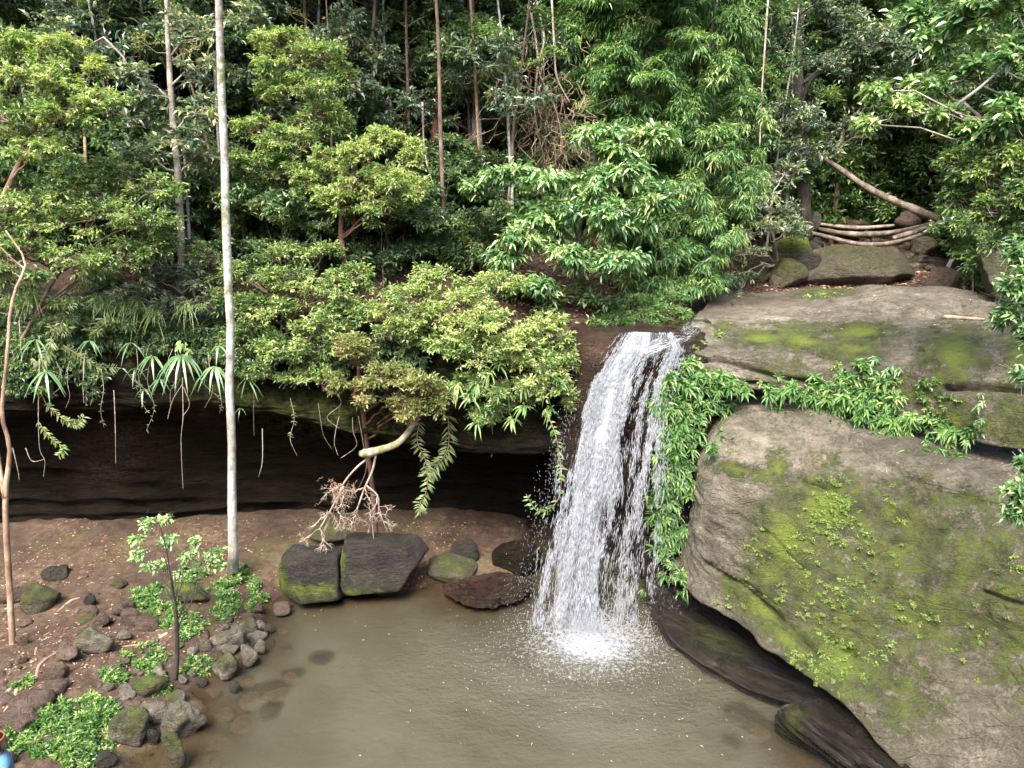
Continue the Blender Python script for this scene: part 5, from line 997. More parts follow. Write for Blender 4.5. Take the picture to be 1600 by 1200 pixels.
# strap plants and vines on the bush edge left of the fall
def at_pts(lst, Y, o_=(-.1, -.8, .2), s=1.0):
    return [(atY(a, b, Y + rng.normal(0, .08)), np.array(o_), s) for a, b in lst]
rosettes('hanging_plant', 'strap-leaved plants hanging from the underside of the yellow-green bush', 'hanging plant', at_pts([(735, 620), (760, 640), (790, 610), (820, 600), (850, 610), (745, 600), (715, 600), (870, 590), (780, 570), (835, 560), (800, 655), (745, 660), (765, 580), (860, 640), (820, 635)], 14.35), LF_STRAP, .3, .04, 14, tone=(.62, .2))
def leafy_vine(label, pts, Y, L, W, mat, dens=26, r=.01, group=None, two=True, droop=.2, bare=0.0, tone=.6, name='hanging_vine'):
    T = crom(np.array([atY(a, b, Y + (c_ if len(q) > 2 else 0)) for q in pts for a, b, c_ in [(*q, 0)[:3]]]), 60); o = T[0].copy(); root = thing(name, label, 'vine', o, group)
    V, F = tube(T - o, np.linspace(r, r * .5, 60), 5); mk('stem', V, F, DEADW if bare else BK_TAN, root, {'moss': np.zeros(len(V))})
    if dens:
        u = bare + (1 - bare) * np.sort(rng.random(dens * 2)); k = np.clip((u * 59).astype(int), 0, 58); tg = unit(T[k + 1] - T[k]); sd = unit(np.cross(tg, [0.05, 1, 0.1])) * np.where(np.arange(len(k)) % 2, 1, -1)[:, None]
        D = unit(sd + tg * .5 + rng.normal(0, .25, (len(k), 3))); V, F, per = leaves(T[k] - o, D, np.array([0, -.7, .7]) + rng.normal(0, .25, (len(k), 3)), L * (.7 + .5 * rng.random(len(k))), np.full(len(k), W), .2, droop, True)
        mk('leaves', V, F, mat, root, {'tone': np.clip(np.repeat(rng.normal(tone, .15, len(k)), per), 0, 1)}, smooth=False)
    return root
leafy_vine('curled leafy vine dangling at the left edge of the waterfall', [(852, 640), (868, 680), (876, 730), (874, 775), (855, 797), (838, 797), (822, 772)], 14.1, .13, .04, LF_STRAP, 30, .011)
leafy_vine('fern-like vine hanging into the dark cave above the pool', [(655, 660), (652, 690), (665, 720), (668, 760), (655, 790), (658, 800)], 14.7, .16, .026, LF_DARK, 60, .01, tone=.85)
leafy_vine('second fern-like vine spreading right of the first over the dark cave', [(700, 650), (700, 700), (680, 730), (665, 745)], 14.8, .20, .026, LF_DARK, 60, .01, tone=.85)
leafy_vine('long leafy vine curling down the cliff at far left', [(50, 560), (62, 600), (72, 630), (100, 655), (120, 662), (132, 650)], 15.0, .13, .035, LF_DARK, 60, .011, tone=.85)
leafy_vine('bushy vine arching across the shaded cliff at left', [(100, 540), (130, 560), (150, 572), (182, 575)], 15.0, .14, .026, LF_DARK, 44, .010, tone=.8)
leafy_vine('lower leafy loop of vine at far left over the cave', [(60, 660), (80, 685), (100, 700), (92, 712)], 14.9, .11, .03, LF_MID, 34, .009, tone=.75)
leafy_vine('mossy-leaved vine hanging above the long curling one', [(82, 530), (70, 560), (60, 580), (55, 565)], 15, .16, .035, LF_DARK, 40, .01, tone=.85)
for k, (pts, lb) in enumerate([([(30, 500), (34, 560), (40, 610)], 'thin root hanging at the far left of the cave mouth'), ([(62, 560), (60, 640), (62, 700), (70, 720), (68, 745)], 'forked root dangling at the left of the cave mouth'), ([(178, 610), (180, 660), (181, 725)], 'straight root hanging left of the bird-nest fern'),
                     ([(285, 590), (286, 650), (283, 690), (286, 765)], 'longest root hanging below the bird-nest fern'), ([(285, 600), (270, 625), (262, 655)], 'short root looping left below the bird-nest fern'), ([(287, 605), (296, 632), (286, 650)], 'short root looping right below the bird-nest fern'),
                     ([(410, 670), (410, 720), (404, 745)], 'faint root hanging right of the white trunk'), ([(132, 560), (130, 600), (131, 630)], 'fine root left of the straight hanging root'), ([(768, 655), (770, 690), (768, 715)], 'fine root hanging under the yellow-green bush'),
                     ([(20, 700), (28, 735), (30, 750)], 'curved root at the far left edge below the rock'), ([(40, 700), (50, 720), (70, 718)], 'curling root beside the forked root at left')]):
    leafy_vine(lb, pts, 14.95, .1, .02, LF_DARK, 0, .009, group='roots hanging into the cave', bare=.1, name='hanging_root')
for k in range(22):
    px = rng.uniform(10, 560); top = 545 + rng.uniform(-10, 40) + max(0, px - 330) * .35; L = rng.uniform(25, 120)
    pts = [(px + rng.normal(0, 2), top), (px + rng.normal(0, 5), top + L * .35), (px + rng.normal(0, 7), top + L * .7), (px + rng.normal(0, 9), top + L)]
    leafy_vine(['fine hair-like root hanging from the brow', 'crooked thin root hanging from the brow', 'thread-like vine with few leaves on the brow'][k % 3] + (' at far left' if px < 180 else ' left of the white trunk' if px < 350 else ' right of the white trunk'), pts, 14.98, .07, .018, LF_DARK, 0 if k % 3 else 7, .004 + .003 * rng.random(), group='fine roots hanging from the brow', bare=.1, name='hanging_root')
def frond_fern(label, px, py, Y, n_, L, W, spread=1.0):
    k = n_; th = np.linspace(-1.2, 1.2, k) * spread + rng.normal(0, .1, k); o = atY(px, py, Y)
    D = np.stack([np.sin(th), -0.5 + .2 * rng.random(k), 0.05 - 0.15 * np.cos(th)], -1); V, F, per = leaves(np.zeros((k, 3)), D, np.tile([0, -.6, .8], (k, 1)) + rng.normal(0, .1, (k, 3)), L * (.7 + .4 * rng.random(k)), np.full(k, W), .15, 1.05, True)
    root = thing('strap_fern', label, 'fern', o, 'strap ferns on the cave brow'); mk('fronds', V, F, LF_GLOSS, root, {'tone': np.repeat(np.clip(rng.normal(.42, .12, k), 0, 1), per)}, smooth=True)
for px, py, n_, L, W, lb in [(285, 553, 11, .62, .055, 'largest strap fern on the cave brow with a fan of long fronds'), (238, 556, 6, .42, .05, 'strap fern left of the largest fan of fronds'), (335, 572, 8, .5, .05, 'strap fern between the largest one and the white trunk'), (386, 592, 4, .34, .03, 'little strap fern just right of the white trunk'),
                             (72, 580, 6, .5, .055, 'strap fern low on the cliff at far left'), (140, 532, 4, .34, .04, 'small strap fern above the arching vine'), (56, 530, 4, .4, .04, 'strap fern under the dark cliff shrub at far left'), (204, 535, 3, .34, .035, 'tiny strap fern high on the brow, left side'), (212, 575, 3, .3, .035, 'tiny strap fern lower on the brow, left of the fan'),
                             (224, 608, 3, .26, .035, 'tiny fern at the bottom of the brow'), (190, 575, 2, .28, .03, 'pair of small fronds beside the straight hanging root'), (342, 540, 3, .32, .035, 'single frond high beside the white trunk'), (376, 638, 3, .2, .025, 'smallest fern under the brow right of the white trunk'), (250, 592, 4, .3, .035, 'small fern under the strap fern left of the fan')]:
    frond_fern(lb, px, py, 14.95, n_, L, W)
rosettes('bright_seedling', 'bright green seedling sitting on top of the largest strap fern', 'plant', at_pts([(278, 545), (288, 540), (295, 548), (282, 536)], 14.85), LF_LIME, .13, .075, 8, tone=(.75, .1), stem=False)
# grass tussocks along the brow
for px, py, lb in [(55, 468, 'dry grass tuft at the far left on the cliff edge'), (95, 500, 'hanging grass beside the dark cliff shrub'), (205, 475, 'grass tuft on the brow left of the grey-green shrub'), (240, 490, 'dangling grass above the largest fern'), (300, 480, 'grass tuft above the brow next to the white trunk'), (165, 470, 'wispy grass in the middle of the left brow')]:
    rosettes('grass_tuft', lb, 'grass tuft', at_pts([(px + rng.normal(0, 10), py + rng.normal(0, 5)) for _ in range(4)], 15.35, (0, -.5, .6)), LF_MID, .5, .014, 22, droop=1.0, tone=(.8, .15), group='grass tufts on the brow')

# ------------------------------------------------------------------ dead branch hanging over the boulders
R0 = thing('dead_branch', 'thick mossy broken branch with bare pale forks hanging over the big dark boulders', 'branch', atY(650, 655, 14.6)); o = np.array(R0.location)
V, F = tube(crom([atY(655, 645, 14.7), atY(640, 672, 14.5), (atY(622, 692, 14.4)), atY(598, 702, 14.3), atY(572, 708, 14.2), atY(562, 708, 14.2)], 30), np.interp(np.linspace(0, 1, 30), [0, .5, .85, 1], [.055, .07, .09, .05]), 10)
V = V + .012 * fbm(V, 9, 3, 3)[:, None]; mk('broken_limb', local(V, o), F, DEADW, R0, {'moss': np.full(len(V), .75)})
seg = []
def fork(p, d, L, r, depth):
    e = p + d * L; seg.append(limb(p, e, r, r * .62, 7, .22, 0, 5))
    if depth == 0: return
    for j in range(2 + (rng.random() < .75)):
        nd = unit(d + rng.normal(0, .62, 3) * np.array([1, .5, .8]) + np.array([0, 0, -.06])); fork(e, nd, L * (.55 + .25 * rng.random()), r * .6, depth - 1)
for path, rr0 in [([(590, 706), (560, 728), (536, 757), (525, 790)], .026), ([(588, 706), (582, 735), (570, 762), (560, 790)], .026), ([(572, 758), (590, 775), (592, 800)], .018), ([(536, 760), (515, 800), (500, 825)], .02), ([(582, 820), (583, 835), (584, 842)], .012)]:
    T = np.array([atY(a, b, 14.25) for a, b in path]); seg.append(tube(crom(T, 18), np.linspace(rr0, rr0 * .6, 18), 6))
    for t_ in (len(T) - 1, len(T) - 2):
        for j in range(3 if path[0][0] != 582 else 0): fork(T[t_], unit(np.array([rng.normal(-.2, .7), rng.normal(0, .4), -.75 + rng.normal(0, .35)])), .22, .012, 3)
V, F = merge(seg); mk('bare_twigs', local(V, o), F, DEADW, R0, {'moss': np.zeros(len(V))})
tw = []
for k in range(60):
    a = atY(528 + rng.normal(0, 12), 762 + rng.normal(0, 8), 14.2); tw.append(limb(a, a + np.array([rng.normal(0, .12), rng.normal(0, .08), -.15 + rng.normal(0, .1)]), .005, .002, 6, .5, 0, 4))
V, F = merge(tw); mk('twig_nest', local(V, o), F, BK_TAN, R0)
# tree roots on the shore
def root_line(lb, pts, r, mat=BK_TAN, nme='tree_root'):
    T = crom(np.array([ground_at(a, b) + np.array([0, 0, r * .4]) for a, b in pts]), 26); o = T[0].copy(); V, F = tube(T - o, np.linspace(r, r * .5, 26), 7); ob = mk(nme, V, F, mat, None, {'moss': np.zeros(len(V))}); ob.location = o
    tag(ob, lb, 'root', 'roots on the shore')
for lb, pts, r in [('pale root winding down the middle of the stony shore', [(110, 1010), (75, 1030), (60, 1045), (58, 1075), (75, 1095), (85, 1115)], .035), ('pale root crossing the bottom-left ground cover', [(175, 1110), (145, 1100), (125, 1125), (122, 1150), (130, 1175)], .04), ('root crossing the slope under the pale-topped rock', [(55, 1025), (62, 1000), (85, 985)], .025),
                   ('root spreading left from the tan tree', [(24, 1068), (10, 1085), (-10, 1100)], .04), ('root spreading down from the tan tree', [(28, 1070), (22, 1092), (5, 1115)], .035), ('root spreading right from the tan tree', [(28, 1068), (48, 1078), (70, 1074)], .03), ('mossy root looping left from the small tree', [(262, 990), (235, 1005), (205, 1010), (190, 1012)], .035),
                   ('bleached stick lying by the person', [(20, 1160), (45, 1148), (72, 1140)], .02), ('thin stick lying across the brown earth', [(15, 1000), (40, 990)], .015), ('dark branch lying on the slope under the cave', [(90, 958), (110, 940), (125, 935)], .03)]:
    root_line(lb, pts, r)
root_line('long grey branch lying at the right end of the slab', [(0, 0), (1, 1)], .01) if False else None
q = [surf(a, b, ['rock_slab'], 14) for a, b in ((1478, 487), (1510, 489), (1535, 492))]
if all(q):
    T = crom(np.array([k_[0] + [0, 0, .03] for k_ in q]), 14); o = T[0].copy(); V, F = tube(T - o, np.linspace(.05, .03, 14), 6); ob = mk('driftwood', V, F, BK_TAN, None); ob.location = o; tag(ob, 'piece of brown driftwood lying at the back right of the slab', 'driftwood')

# ------------------------------------------------------------------ fallen leaves
def litter(lb, pts, mat, L, W, nup=.25):
    n_ = len(pts); P = np.array(pts); D = rng.normal(size=(n_, 3)) * [1, 1, .15]
    V, F, per = leaves(P, D, np.array([0, 0, 1]) + rng.normal(0, nup, (n_, 3)), L * (.6 + .7 * rng.random(n_)), W, .15, .1)
    tag(mk('fallen_leaves', V, F, mat, None, {'tone': np.repeat(rng.random(n_), per)}, smooth=False), lb, 'fallen leaves', kind='stuff')
LF_DEAD = leaf_mat('dry_fallen_leaves', [(0.0, (0.07, 0.03, 0.018)), (0.5, (0.20, 0.10, 0.06)), (0.85, (0.38, 0.24, 0.15)), (1.0, (0.55, 0.40, 0.25))], rough=.6, trans=.1)
X = rng.uniform(-11, -1, 12000); Yv = rng.uniform(7, 17, 12000); Z = ground_h(np.stack([X, Yv], -1)); k = (Z > .01) & (rng.random(12000) < sstep(-.35, .45, fbm(np.stack([X, Yv, 0 * X], -1), .9, 4, 5))); litter('brown fallen leaves scattered over the shore', np.stack([X, Yv, Z + .012], -1)[k], LF_DEAD, .07, .028)
X = rng.uniform(-20, 12, 60000); Yv = rng.uniform(16, 34, 60000); Z = hill_h(np.stack([X, Yv], -1)); litter('brown fallen leaves covering the forest slope', np.stack([X, Yv, Z + .02], -1), LF_DEAD, .13, .05, .5)
pt = [surf(1120 + 440 * rng.random(), 455 + 60 * rng.random(), ['rock_slab']) for _ in range(330)]; litter('fallen leaves dotted over the top of the slab', [p[0] + [0, 0, .012] for p in pt if p is not None], LF_DEAD, .07, .03, .2)
pt = [surf(1380 + 220 * rng.random(), 700 + 60 * rng.random(), ['rock_outcrop']) for _ in range(90)]; litter('fallen leaves on the shoulder of the mossy rock face', [p[0] + [0, -.01, .012] for p in pt if p is not None], LF_DEAD, .05, .02, .2)
pt = [atZ(a, b, .006) for a, b in [(570, 1000), (1002, 1065), (1015, 1080), (1080, 1066), (1092, 1064), (1134, 1123), (1075, 1152), (1158, 1150), (1178, 1142), (1200, 1170), (1100, 1168), (958, 1190), (475, 958), (488, 962), (500, 970), (504, 952), (556, 948), (557, 970), (610, 990), (495, 985), (640, 1130), (720, 1160), (560, 1180), (830, 1165), (1126, 1178)]]
litter('pale leaves floating on the pool', pt, LF_GOLD, .07, .025, .03)

n_ = 70; a = rng.normal(-2.0, 1.0, n_); r = 1.2 + 1.9 * np.abs(rng.normal(0, .7, n_)); X = SPL[0] + r * np.cos(a) * 1.15; Yv = SPL[1] + r * np.sin(a); k = ground_h(np.stack([X, Yv], -1)) < -.1
P = np.stack([X, Yv, np.full(n_, .03)], -1)[k]; D = np.stack([-np.sin(a), np.cos(a), 0 * a], -1)[k] + rng.normal(0, .35, (k.sum(), 3)) * [1, 1, 0]
V, F, per = leaves(P, D, np.tile([0, 0, 1.], (k.sum(), 1)), .05 * (.3 + rng.random(k.sum())), .009, .05, 0)  # thin white flakes laid on the water to imitate glints
tag(mk('glint_flecks', V, F, plain_glint(), None, smooth=False), 'white flecks laid on the pool as painted glints near the fall', 'foam', kind='stuff')
# ------------------------------------------------------------------ the waterfall
m = NT('white_water'); b = m.bsdf(Base_Color=(0.58, 0.60, 0.63, 1), Roughness=0.2, **{'Specular_IOR_Level': 0.6})
tl = m.n('ShaderNodeBsdfTranslucent', {'Color': (0.62, 0.65, 0.69, 1)}); wm = m.n('ShaderNodeMixShader', {0: .3, 1: b.outputs[0], 2: tl.outputs[0]}); WHITE = m.done(m.n('ShaderNodeMixShader', {0: .52, 1: m.n('ShaderNodeBsdfTransparent').outputs[0], 2: wm.outputs[0]}).outputs[0])
LX = np.array([[520, 968, 14.75], [545, 948, 14.35], [600, 912, 14.1], [660, 892, 14.0], [740, 872, 13.8], [820, 858, 13.6], [900, 842, 13.4], [975, 832, 13.2], [1010, 828, 13.05]])
RX = np.array([[520, 1062, 14.9], [545, 1076, 14.55], [600, 1052, 14.2], [660, 1042, 14.05], [740, 1036, 13.85], [820, 1030, 13.65], [900, 1020, 13.45], [975, 1012, 13.25], [1010, 1008, 13.05]])
def fall_pt(h, s):
    """h 0..1 from lip to pool, s 0..1 across"""
    py = 520 + h * 485; lx = np.interp(py, LX[:, 0], LX[:, 1]); rx = np.interp(py, RX[:, 0], RX[:, 1]); yl = np.interp(py, LX[:, 0], LX[:, 2]); yr = np.interp(py, RX[:, 0], RX[:, 2])
    return atY(lx + (rx - lx) * s, py, yl + (yr - yl) * s)
def density(h, s):
    core = np.exp(-((s - (0.34 - .03 * h)) / 0.23) ** 2); c2 = 0.45 * np.exp(-((s - 0.80 - .04 * h) / (0.10 + .04 * h)) ** 2) * sstep(.95, .3, h); top = .55 * sstep(.10, 0, h) * np.exp(-((s - .6) / .35) ** 2)
    edge = .10 + .06 * h
    return np.clip(np.maximum(np.maximum(core, c2), np.maximum(top, edge)), 0, 1)
def drops(P, D, L, W):
    """little elongated drops of water, one closed bead each"""
    n_ = len(P); D = unit(D); S = unit(np.cross(D, [0.3, 1, 0.2])); T = np.cross(D, S); L = np.broadcast_to(L, (n_,))[:, None]; W = np.broadcast_to(W, (n_,))[:, None]
    V = np.stack([P - D * L * .55, P + S * W * .5, P - S * W * .25 + T * W * .43, P - S * W * .25 - T * W * .43, P + D * L * .45], 1); k = np.arange(n_)[:, None] * 5
    F = np.concatenate([k + f for f in ([0, 2, 1], [0, 3, 2], [0, 1, 3], [4, 1, 2], [4, 2, 3], [4, 3, 1])], 1).reshape(-1, 3)
    return V.reshape(-1, 3), F
FR = thing('waterfall', 'white waterfall dropping from the rock lip into the brown pool', 'waterfall', SPL)
o = np.array(FR.location)
N_ = 230000; h = rng.random(N_); s = rng.random(N_) * 1.06 - .03
# strands: clumps that fall together
ns = 130; st_s = rng.random(ns); k = rng.integers(0, ns, N_); s2 = st_s[k] + .010 * rng.normal(size=N_) * (.5 + 2.2 * h) + .035 * vnoise(np.stack([h * 7 + k * 3.1, k * 1.7, 0 * h], -1), 5) * (.3 + h)
s = np.where(rng.random(N_) < .78, s2, s)
gap = vnoise(np.stack([s * 17, h * 6.5 - s * 2, 0 * h], -1), 21) + .6 * vnoise(np.stack([s * 50, h * 26, 0 * h], -1), 22)
keep = rng.random(N_) < density(h, s) * sstep(-.6, .6, gap) * np.clip(.95 - .42 * h, 0, 1)
h, s = h[keep], s[keep]; P = fall_pt(h, s); P2 = fall_pt(h + .01, s); n_ = len(P)
P = P + rng.normal(0, 1, (n_, 3)) * np.array([.008, .03, .0]) * (1 + 3.0 * h)[:, None] - np.array([0, 1, 0]) * (.05 * rng.random(n_) * (1 + 2 * h))[:, None]
V, F = drops(P, P2 - fall_pt(h, s) + rng.normal(0, .004, (n_, 3)), (.08 + .10 * h) * (.4 + 1.6 * rng.random(n_) ** 2), (.0075 + .005 * rng.random(n_)) * (1.1 + .1 * h))
mk('falling_drops', local(V, o), F, WHITE, FR, smooth=True)
# stray drops at both sides
n_ = 1500; h = .25 + .75 * rng.random(n_); s = np.where(rng.random(n_) < .42, -.02 - .16 * np.abs(rng.normal(size=n_)) * h, 1.0 + .22 * np.abs(rng.normal(size=n_)) * h); P = fall_pt(h, s) + rng.normal(0, .06, (n_, 3))
V, F = drops(P, np.tile([0, 0, -1.], (n_, 1)) + rng.normal(0, .08, (n_, 3)), .045 * (.4 + rng.random(n_)), .009); mk('stray_drops', local(V, o), F, WHITE, FR)
# thin film of water running over the rock under the drops
m = NT('running_water_film'); co = m.co()
u_ = m.attr('across'); v_ = m.attr('down'); cmb = m.n('ShaderNodeCombineXYZ', {0: u_, 1: v_}).outputs[0]
n1 = m.noise(m.scaleco(cmb, (46, 7, 1)), 1.0, 7, 0.72, 0.8); n2 = m.noise(m.scaleco(cmb, (110, 24, 1)), 1.0, 5, 0.7, 0.5)
a = m.math('ADD', m.math('MULTIPLY', n1, .6), m.math('MULTIPLY', n2, .4))
a = m.ramp(m.math('ADD', a, m.math('MULTIPLY', m.math('SUBTRACT', m.attr('dens'), 0.5), 0.34)), [(0.52, 0.0), (0.62, 1.0)])
sh = m.bsdf(Base_Color=(0.48, 0.50, 0.53, 1), Roughness=0.25, Normal=m.bump(n2, .8, .04)); tr = m.n('ShaderNodeBsdfTransparent')
FILM = m.done(m.n('ShaderNodeMixShader', {0: m.math('MULTIPLY', a, m.math('MULTIPLY', m.attr('fade'), .9)), 1: tr.outputs[0], 2: sh.outputs[0]}).outputs[0])
for lay, (dy, sd, fd) in enumerate([(.06, 0, 1.0), (-.03, 7, .7)]):
    hh, ss = np.meshgrid(np.linspace(0, .96, 150), np.linspace(0.0, 1.0, 90), indexing='ij'); P = fall_pt(hh, ss); P[..., 1] += dy + .05 * vnoise(np.stack([ss * 14 + sd, hh * 9, 0 * hh], -1), 9 + sd); P[..., 2] += .0
    dn = density(hh, ss); fade = fd * sstep(0, .08, ss) * sstep(1, .92, ss) * (1 - .72 * sstep(.3, .8, hh))
    mk('water_film', local(P.reshape(-1, 3), o), grid_faces(150, 90), FILM, FR, {'across': ss.ravel() + sd, 'down': hh.ravel(), 'dens': dn.ravel(), 'fade': fade.ravel()})
# splash
n_ = 6000; a = rng.random(n_) * 6.28; r = np.abs(rng.normal(0, .8, n_)) + .05; zz = np.abs(rng.normal(0, 1, n_)) * .24 * np.exp(-(r / 1.0) ** 2) + .01
P = np.stack([SPL[0] + r * np.cos(a) * 1.25 + .12, SPL[1] + r * np.sin(a) * .95 + .12, zz], -1); D = np.stack([np.cos(a), np.sin(a), rng.normal(.3, .8, n_)], -1)
V, F = drops(P, D, .030 * (.4 + rng.random(n_)), .012); mk('splash_drops', local(V, o), F, WHITE, FR)
# water arriving over the slab and a small cascade between the creek boulders
def stream(label, pts, wd, lift=.03, names=('rock_slab', 'waterfall_cliff')):
    rowsP = []
    for (a, b), w_ in zip(pts, wd):
        q = surf(a, b, list(names), 14); p = q[0] if q is not None else atY(a, b, 17); rowsP.append((p, w_))
    C = crom(np.array([p for p, _ in rowsP]), 60); Wd = np.interp(np.linspace(0, 1, 60), np.linspace(0, 1, len(wd)), wd); T = np.gradient(C, axis=0); sd = unit(np.cross(T, [0, 0, 1.0])); u = np.linspace(-1, 1, 14)
    V = C[:, None] + sd[:, None] * (u[None, :, None] * Wd[:, None, None]); V[..., 2] += lift + .012 * fbm(V, 5, 3, 4); V[..., 2] -= .05 * (np.abs(u)[None] ** 3)
    hh, ss = np.meshgrid(np.linspace(0, 1, 60), np.linspace(0, 1, 14), indexing='ij'); return mk('stream_water', V.reshape(-1, 3), grid_faces(60, 14), FILM, None, {'across': ss.ravel() * .6, 'down': hh.ravel() * 1.2, 'dens': (.25 + .5 * hh).ravel(), 'fade': (sstep(0, .2, ss) * sstep(1, .8, ss)).ravel()})
tag(stream('x', [(1160, 478), (1130, 486), (1102, 497), (1070, 510), (1030, 522), (990, 535)], [.35, .3, .25, .3, .5, .7]), kind='structure')
V = np.array([atY(a, b, y) for a, b, y in [(1484, 404, 20.2), (1489, 405, 20.15), (1474, 424, 19.9), (1481, 428, 19.85), (1462, 448, 19.7), (1468, 450, 19.65)]]); P = crom(V.reshape(3, 2, 3), 24); P = np.swapaxes(crom(np.swapaxes(P, 0, 1), 8), 0, 1)
hh, ss = np.meshgrid(np.linspace(0, .5, 24), np.linspace(0, .4, 8), indexing='ij')
tag(mk('small_cascade', P.reshape(-1, 3), grid_faces(24, 8), FILM, None, {'across': ss.ravel(), 'down': hh.ravel(), 'dens': .75 + 0 * ss.ravel(), 'fade': 1 + 0 * ss.ravel()}), 'small white cascade between the wide creek boulder and the pale brown rock', 'cascade')

# ------------------------------------------------------------------ person at the left edge
hd = atZ(-8, 1166, 2.05); gp = (hd[0], hd[1]); gzv = gz(*gp); Ht = hd[2] + .12 - gzv
def skin_body(name, joints, edges, radii, mat, parent):
    me = bpy.data.meshes.new(name); me.from_pydata([tuple(j) for j in joints], edges, []); ob = bpy.data.objects.new(name, me); COL.objects.link(ob); ob.parent = parent
    sm = ob.modifiers.new('skin', 'SKIN'); sm.use_smooth_shade = True
    for v, r in zip(me.skin_vertices[0].data, radii): v.radius = (r, r) if not hasattr(r, '__len__') else r
    me.skin_vertices[0].data[0].use_root = True
    ss_ = ob.modifiers.new('sub', 'SUBSURF'); ss_.levels = 2; ss_.render_levels = 2
    me.materials.append(mat); return ob
def plain(name, c, r=.7):
    m = NT(name); n1 = m.noise(m.oco(), 14, 4, .6); b = m.bsdf(Base_Color=m.mix(n1, c, tuple(x * .7 for x in c)), Roughness=r, Normal=m.bump(n1, .3, .02)); return m.done(b.outputs[0])
SKINM, BLUEC, DARKC, HAIR, ORNG, SHOE = plain('skin', (.30, .17, .11), .55), plain('light_blue_cotton', (.10, .24, .36)), plain('dark_trousers', (.03, .03, .04)), plain('dark_brown_hair', (.025, .015, .012), .45), plain('orange_headband', (.25, .08, .03)), plain('grey_shoe', (.12, .12, .12))
k = Ht / 1.68; PR = thing('person', 'person with dark tied-up hair, orange headband and light blue top at bottom left', 'person', (gp[0], gp[1], gzv)); PR.rotation_euler = (0, 0, 2.3); PR.scale = (k, k, k)
J = [(0, 0, .95), (0, 0, 1.15), (0, -.01, 1.36), (0, .0, 1.46), (0, -.01, 1.56), (.17, 0, 1.38), (.22, .03, 1.12), (.2, -.14, .95), (-.17, 0, 1.38), (-.22, .03, 1.12), (-.2, -.14, .95), (.09, 0, .9), (.1, -.02, .5), (.1, .03, .09), (.11, -.12, .04), (-.09, 0, .9), (-.1, -.02, .5), (-.1, .03, .09), (-.11, -.12, .04), (.19, -.22, .92), (-.19, -.22, .92)]
E = [(0, 1), (1, 2), (2, 3), (3, 4), (2, 5), (5, 6), (6, 7), (2, 8), (8, 9), (9, 10), (0, 11), (11, 12), (12, 13), (13, 14), (0, 15), (15, 16), (16, 17), (17, 18), (7, 19), (10, 20)]
skin_body('body', J, E, [.13, .12, .12, .055, .07, .06, .042, .03, .06, .042, .03, .085, .058, .04, .03, .085, .058, .04, .03, .024, .024], SKINM, PR)
for sx in (1, -1):                                       # fingers of each hand
    fj, fe, fr = [(.19 * sx, -.215, .92)], [], [.02]
    for q_, (dx, l_) in enumerate([(-.03, .065), (-.01, .078), (.01, .07), (.028, .055)]):
        b0 = len(fj); fj += [(.19 * sx + dx, -.25, .915), (.19 * sx + dx, -.25 - l_ * .6, .90), (.19 * sx + dx, -.25 - l_, .872)]; fe += [(0, b0), (b0, b0 + 1), (b0 + 1, b0 + 2)]; fr += [.010, .009, .007]
    b0 = len(fj); fj += [(.19 * sx - .04 * sx, -.225, .905), (.19 * sx - .055 * sx, -.26, .89)]; fe += [(0, b0), (b0, b0 + 1)]; fr += [.011, .009]
    skin_body('hand', fj, fe, fr, SKINM, PR)
V, F = ico(4); q = V * np.array([.078, .098, .118]); q[:, 1] -= .03 * np.exp(-((V[:, 0] / .18) ** 2 + ((V[:, 2] + .12) / .22) ** 2)) * (V[:, 1] < 0); q[:, 0] *= 1 - .22 * sstep(-.1, -1, V[:, 2]); q += .006 * np.exp(-((V[:, 2] + .5) / .1) ** 2 - (V[:, 0] / .3) ** 2)[:, None] * np.array([0, -1, 0]) * (V[:, 1] < 0)[:, None]
hdm = mk('head', q + [0, -.015, 1.60], F, SKINM, PR)
for sx in (1, -1):
    mk('eye', V[::1] * .012 + [.03 * sx, -.108, 1.612], F, plain('eye', (.05, .04, .04), .2), hdm); mk('ear', V * [.012, .022, .032] + [.078 * sx, 0, 1.60], F, SKINM, hdm)
hq = V * np.array([.105, .118, .13]) + [0, .012, 1.622]; sel = ~((V[:, 1] < -.55) & (V[:, 2] < .4)); hq[~sel] = hq[~sel] * .0 + (V[~sel] * np.array([.07, .07, .1]) + [0, 0, 1.61]); hq += .006 * fbm(V, 6, 3, 4)[:, None]
ha = mk('hair', hq, F, HAIR, PR); bn = V * [.055, .055, .05] * (1 + .12 * fbm(V, 5, 3, 8)[:, None]) + [0, .12, 1.66]; mk('hair_bun', bn, F, HAIR, ha)
th = np.linspace(0, 2 * np.pi, 40); mk('headband', *tube(np.stack([.100 * np.cos(th), .113 * np.sin(th) + .008, 1.668 + 0 * th - .012 * np.sin(th)], -1), .010, 8), ORNG, PR)
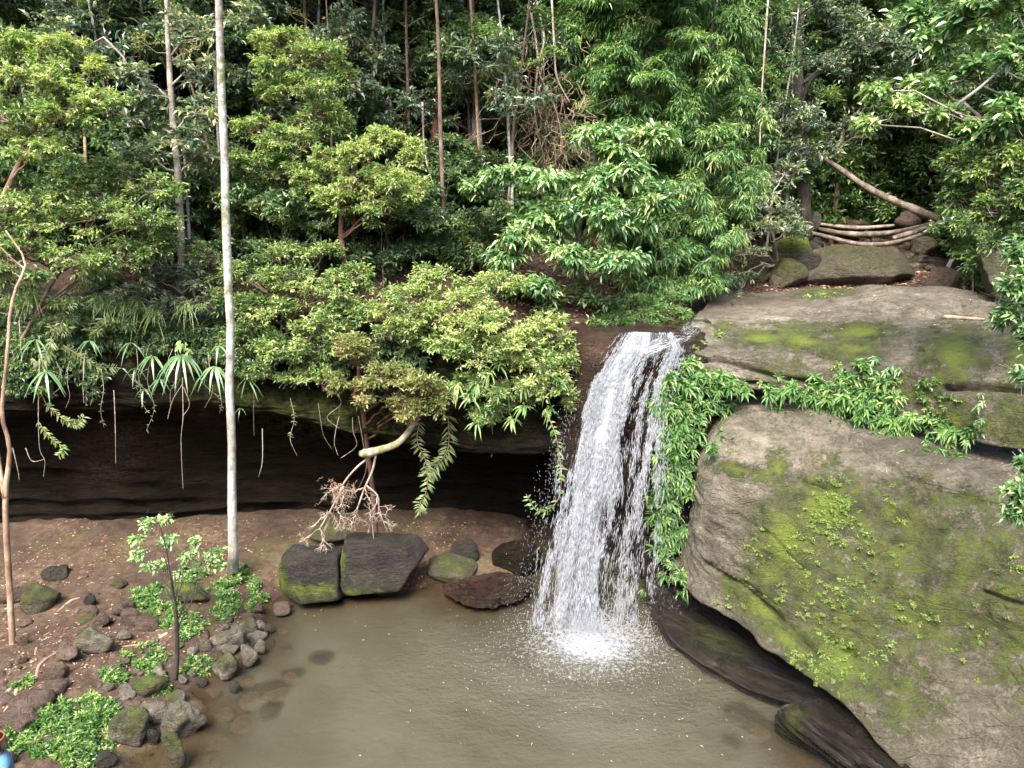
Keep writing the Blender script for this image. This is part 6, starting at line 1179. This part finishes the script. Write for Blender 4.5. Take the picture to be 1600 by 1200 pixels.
def loft(rings, n_=28):
    th = np.linspace(0, 2 * np.pi, n_, endpoint=False); V = np.array([[(cx_ + rx_ * math.cos(t), cy_ + ry_ * math.sin(t), z_) for t in th] for cx_, cy_, rx_, ry_, z_ in rings]); m_ = len(rings); V = crom(V, m_ * 4); m_ = len(V)
    V = V.reshape(-1, 3); V[:, :2] *= (1 + .03 * fbm(V, 9, 3, 6))[:, None]; i = np.arange(m_ - 1)[:, None] * n_ + np.arange(n_)[None]; j = np.arange(m_ - 1)[:, None] * n_ + (np.arange(n_)[None] + 1) % n_
    return V, [np.stack([i, j, j + n_, i + n_], -1).reshape(-1, 4)]
mk('blue_top', *loft([(0, 0, .175, .13, .86), (0, 0, .16, .12, 1.0), (0, 0, .165, .125, 1.2), (0, 0, .20, .125, 1.36), (0, 0, .17, .10, 1.43), (0, 0, .075, .07, 1.48)]), BLUEC, PR)
for sx in (1, -1):
    mk('sleeve', *tube(crom([(.15 * sx, 0, 1.40), (.2 * sx, .01, 1.30), (.225 * sx, .03, 1.15)], 12), np.linspace(.085, .062, 12), 14), BLUEC, PR)
    mk('trouser_leg', *tube(crom([(.075 * sx, 0, .96), (.1 * sx, -.02, .5), (.1 * sx, .03, .1)], 14), np.linspace(.115, .068, 14), 16), DARKC, PR)
    mk('shoe', V * [.05, .13, .05] + [.105 * sx, -.06, .045], F, SHOE, PR)
# ------------------------------------------------------------------ labels that single things out among look-alikes
bpy.context.view_layer.update()
_o = 'zeroth first second third fourth fifth sixth seventh eighth ninth tenth eleventh twelfth thirteenth fourteenth fifteenth sixteenth seventeenth eighteenth nineteenth'.split()
ORD = ['leftmost'] + [(_o[k] if k < 20 else ['twentieth', 'thirtieth', 'fortieth', 'fiftieth', 'sixtieth', 'seventieth', 'eightieth', 'ninetieth'][k // 10 - 2] if k % 10 == 0 else ['twenty', 'thirty', 'forty', 'fifty', 'sixty', 'seventy', 'eighty', 'ninety'][k // 10 - 2] + '-' + _o[k % 10]) + ' from left' for k in range(2, 100)]
by = {}
for ob in COL.objects:
    if ob.parent is None and 'label' in ob.keys(): by.setdefault(ob['label'], []).append(ob)
for lb, obs in by.items():
    if len(obs) > 1:
        obs.sort(key=lambda q_: float(proj(np.array(q_.location))[0])); n_ = len(obs)
        for i_, ob in enumerate(obs):
            od = 'rightmost' if i_ == n_ - 1 else ORD[i_] if i_ <= n_ / 2 else ORD[n_ - 1 - i_].replace('left', 'right')
            if od: ob['label'] = od + ' ' + lb
            if 'group' not in ob.keys(): ob['group'] = 'repeated ' + ob.get('category', 'things')
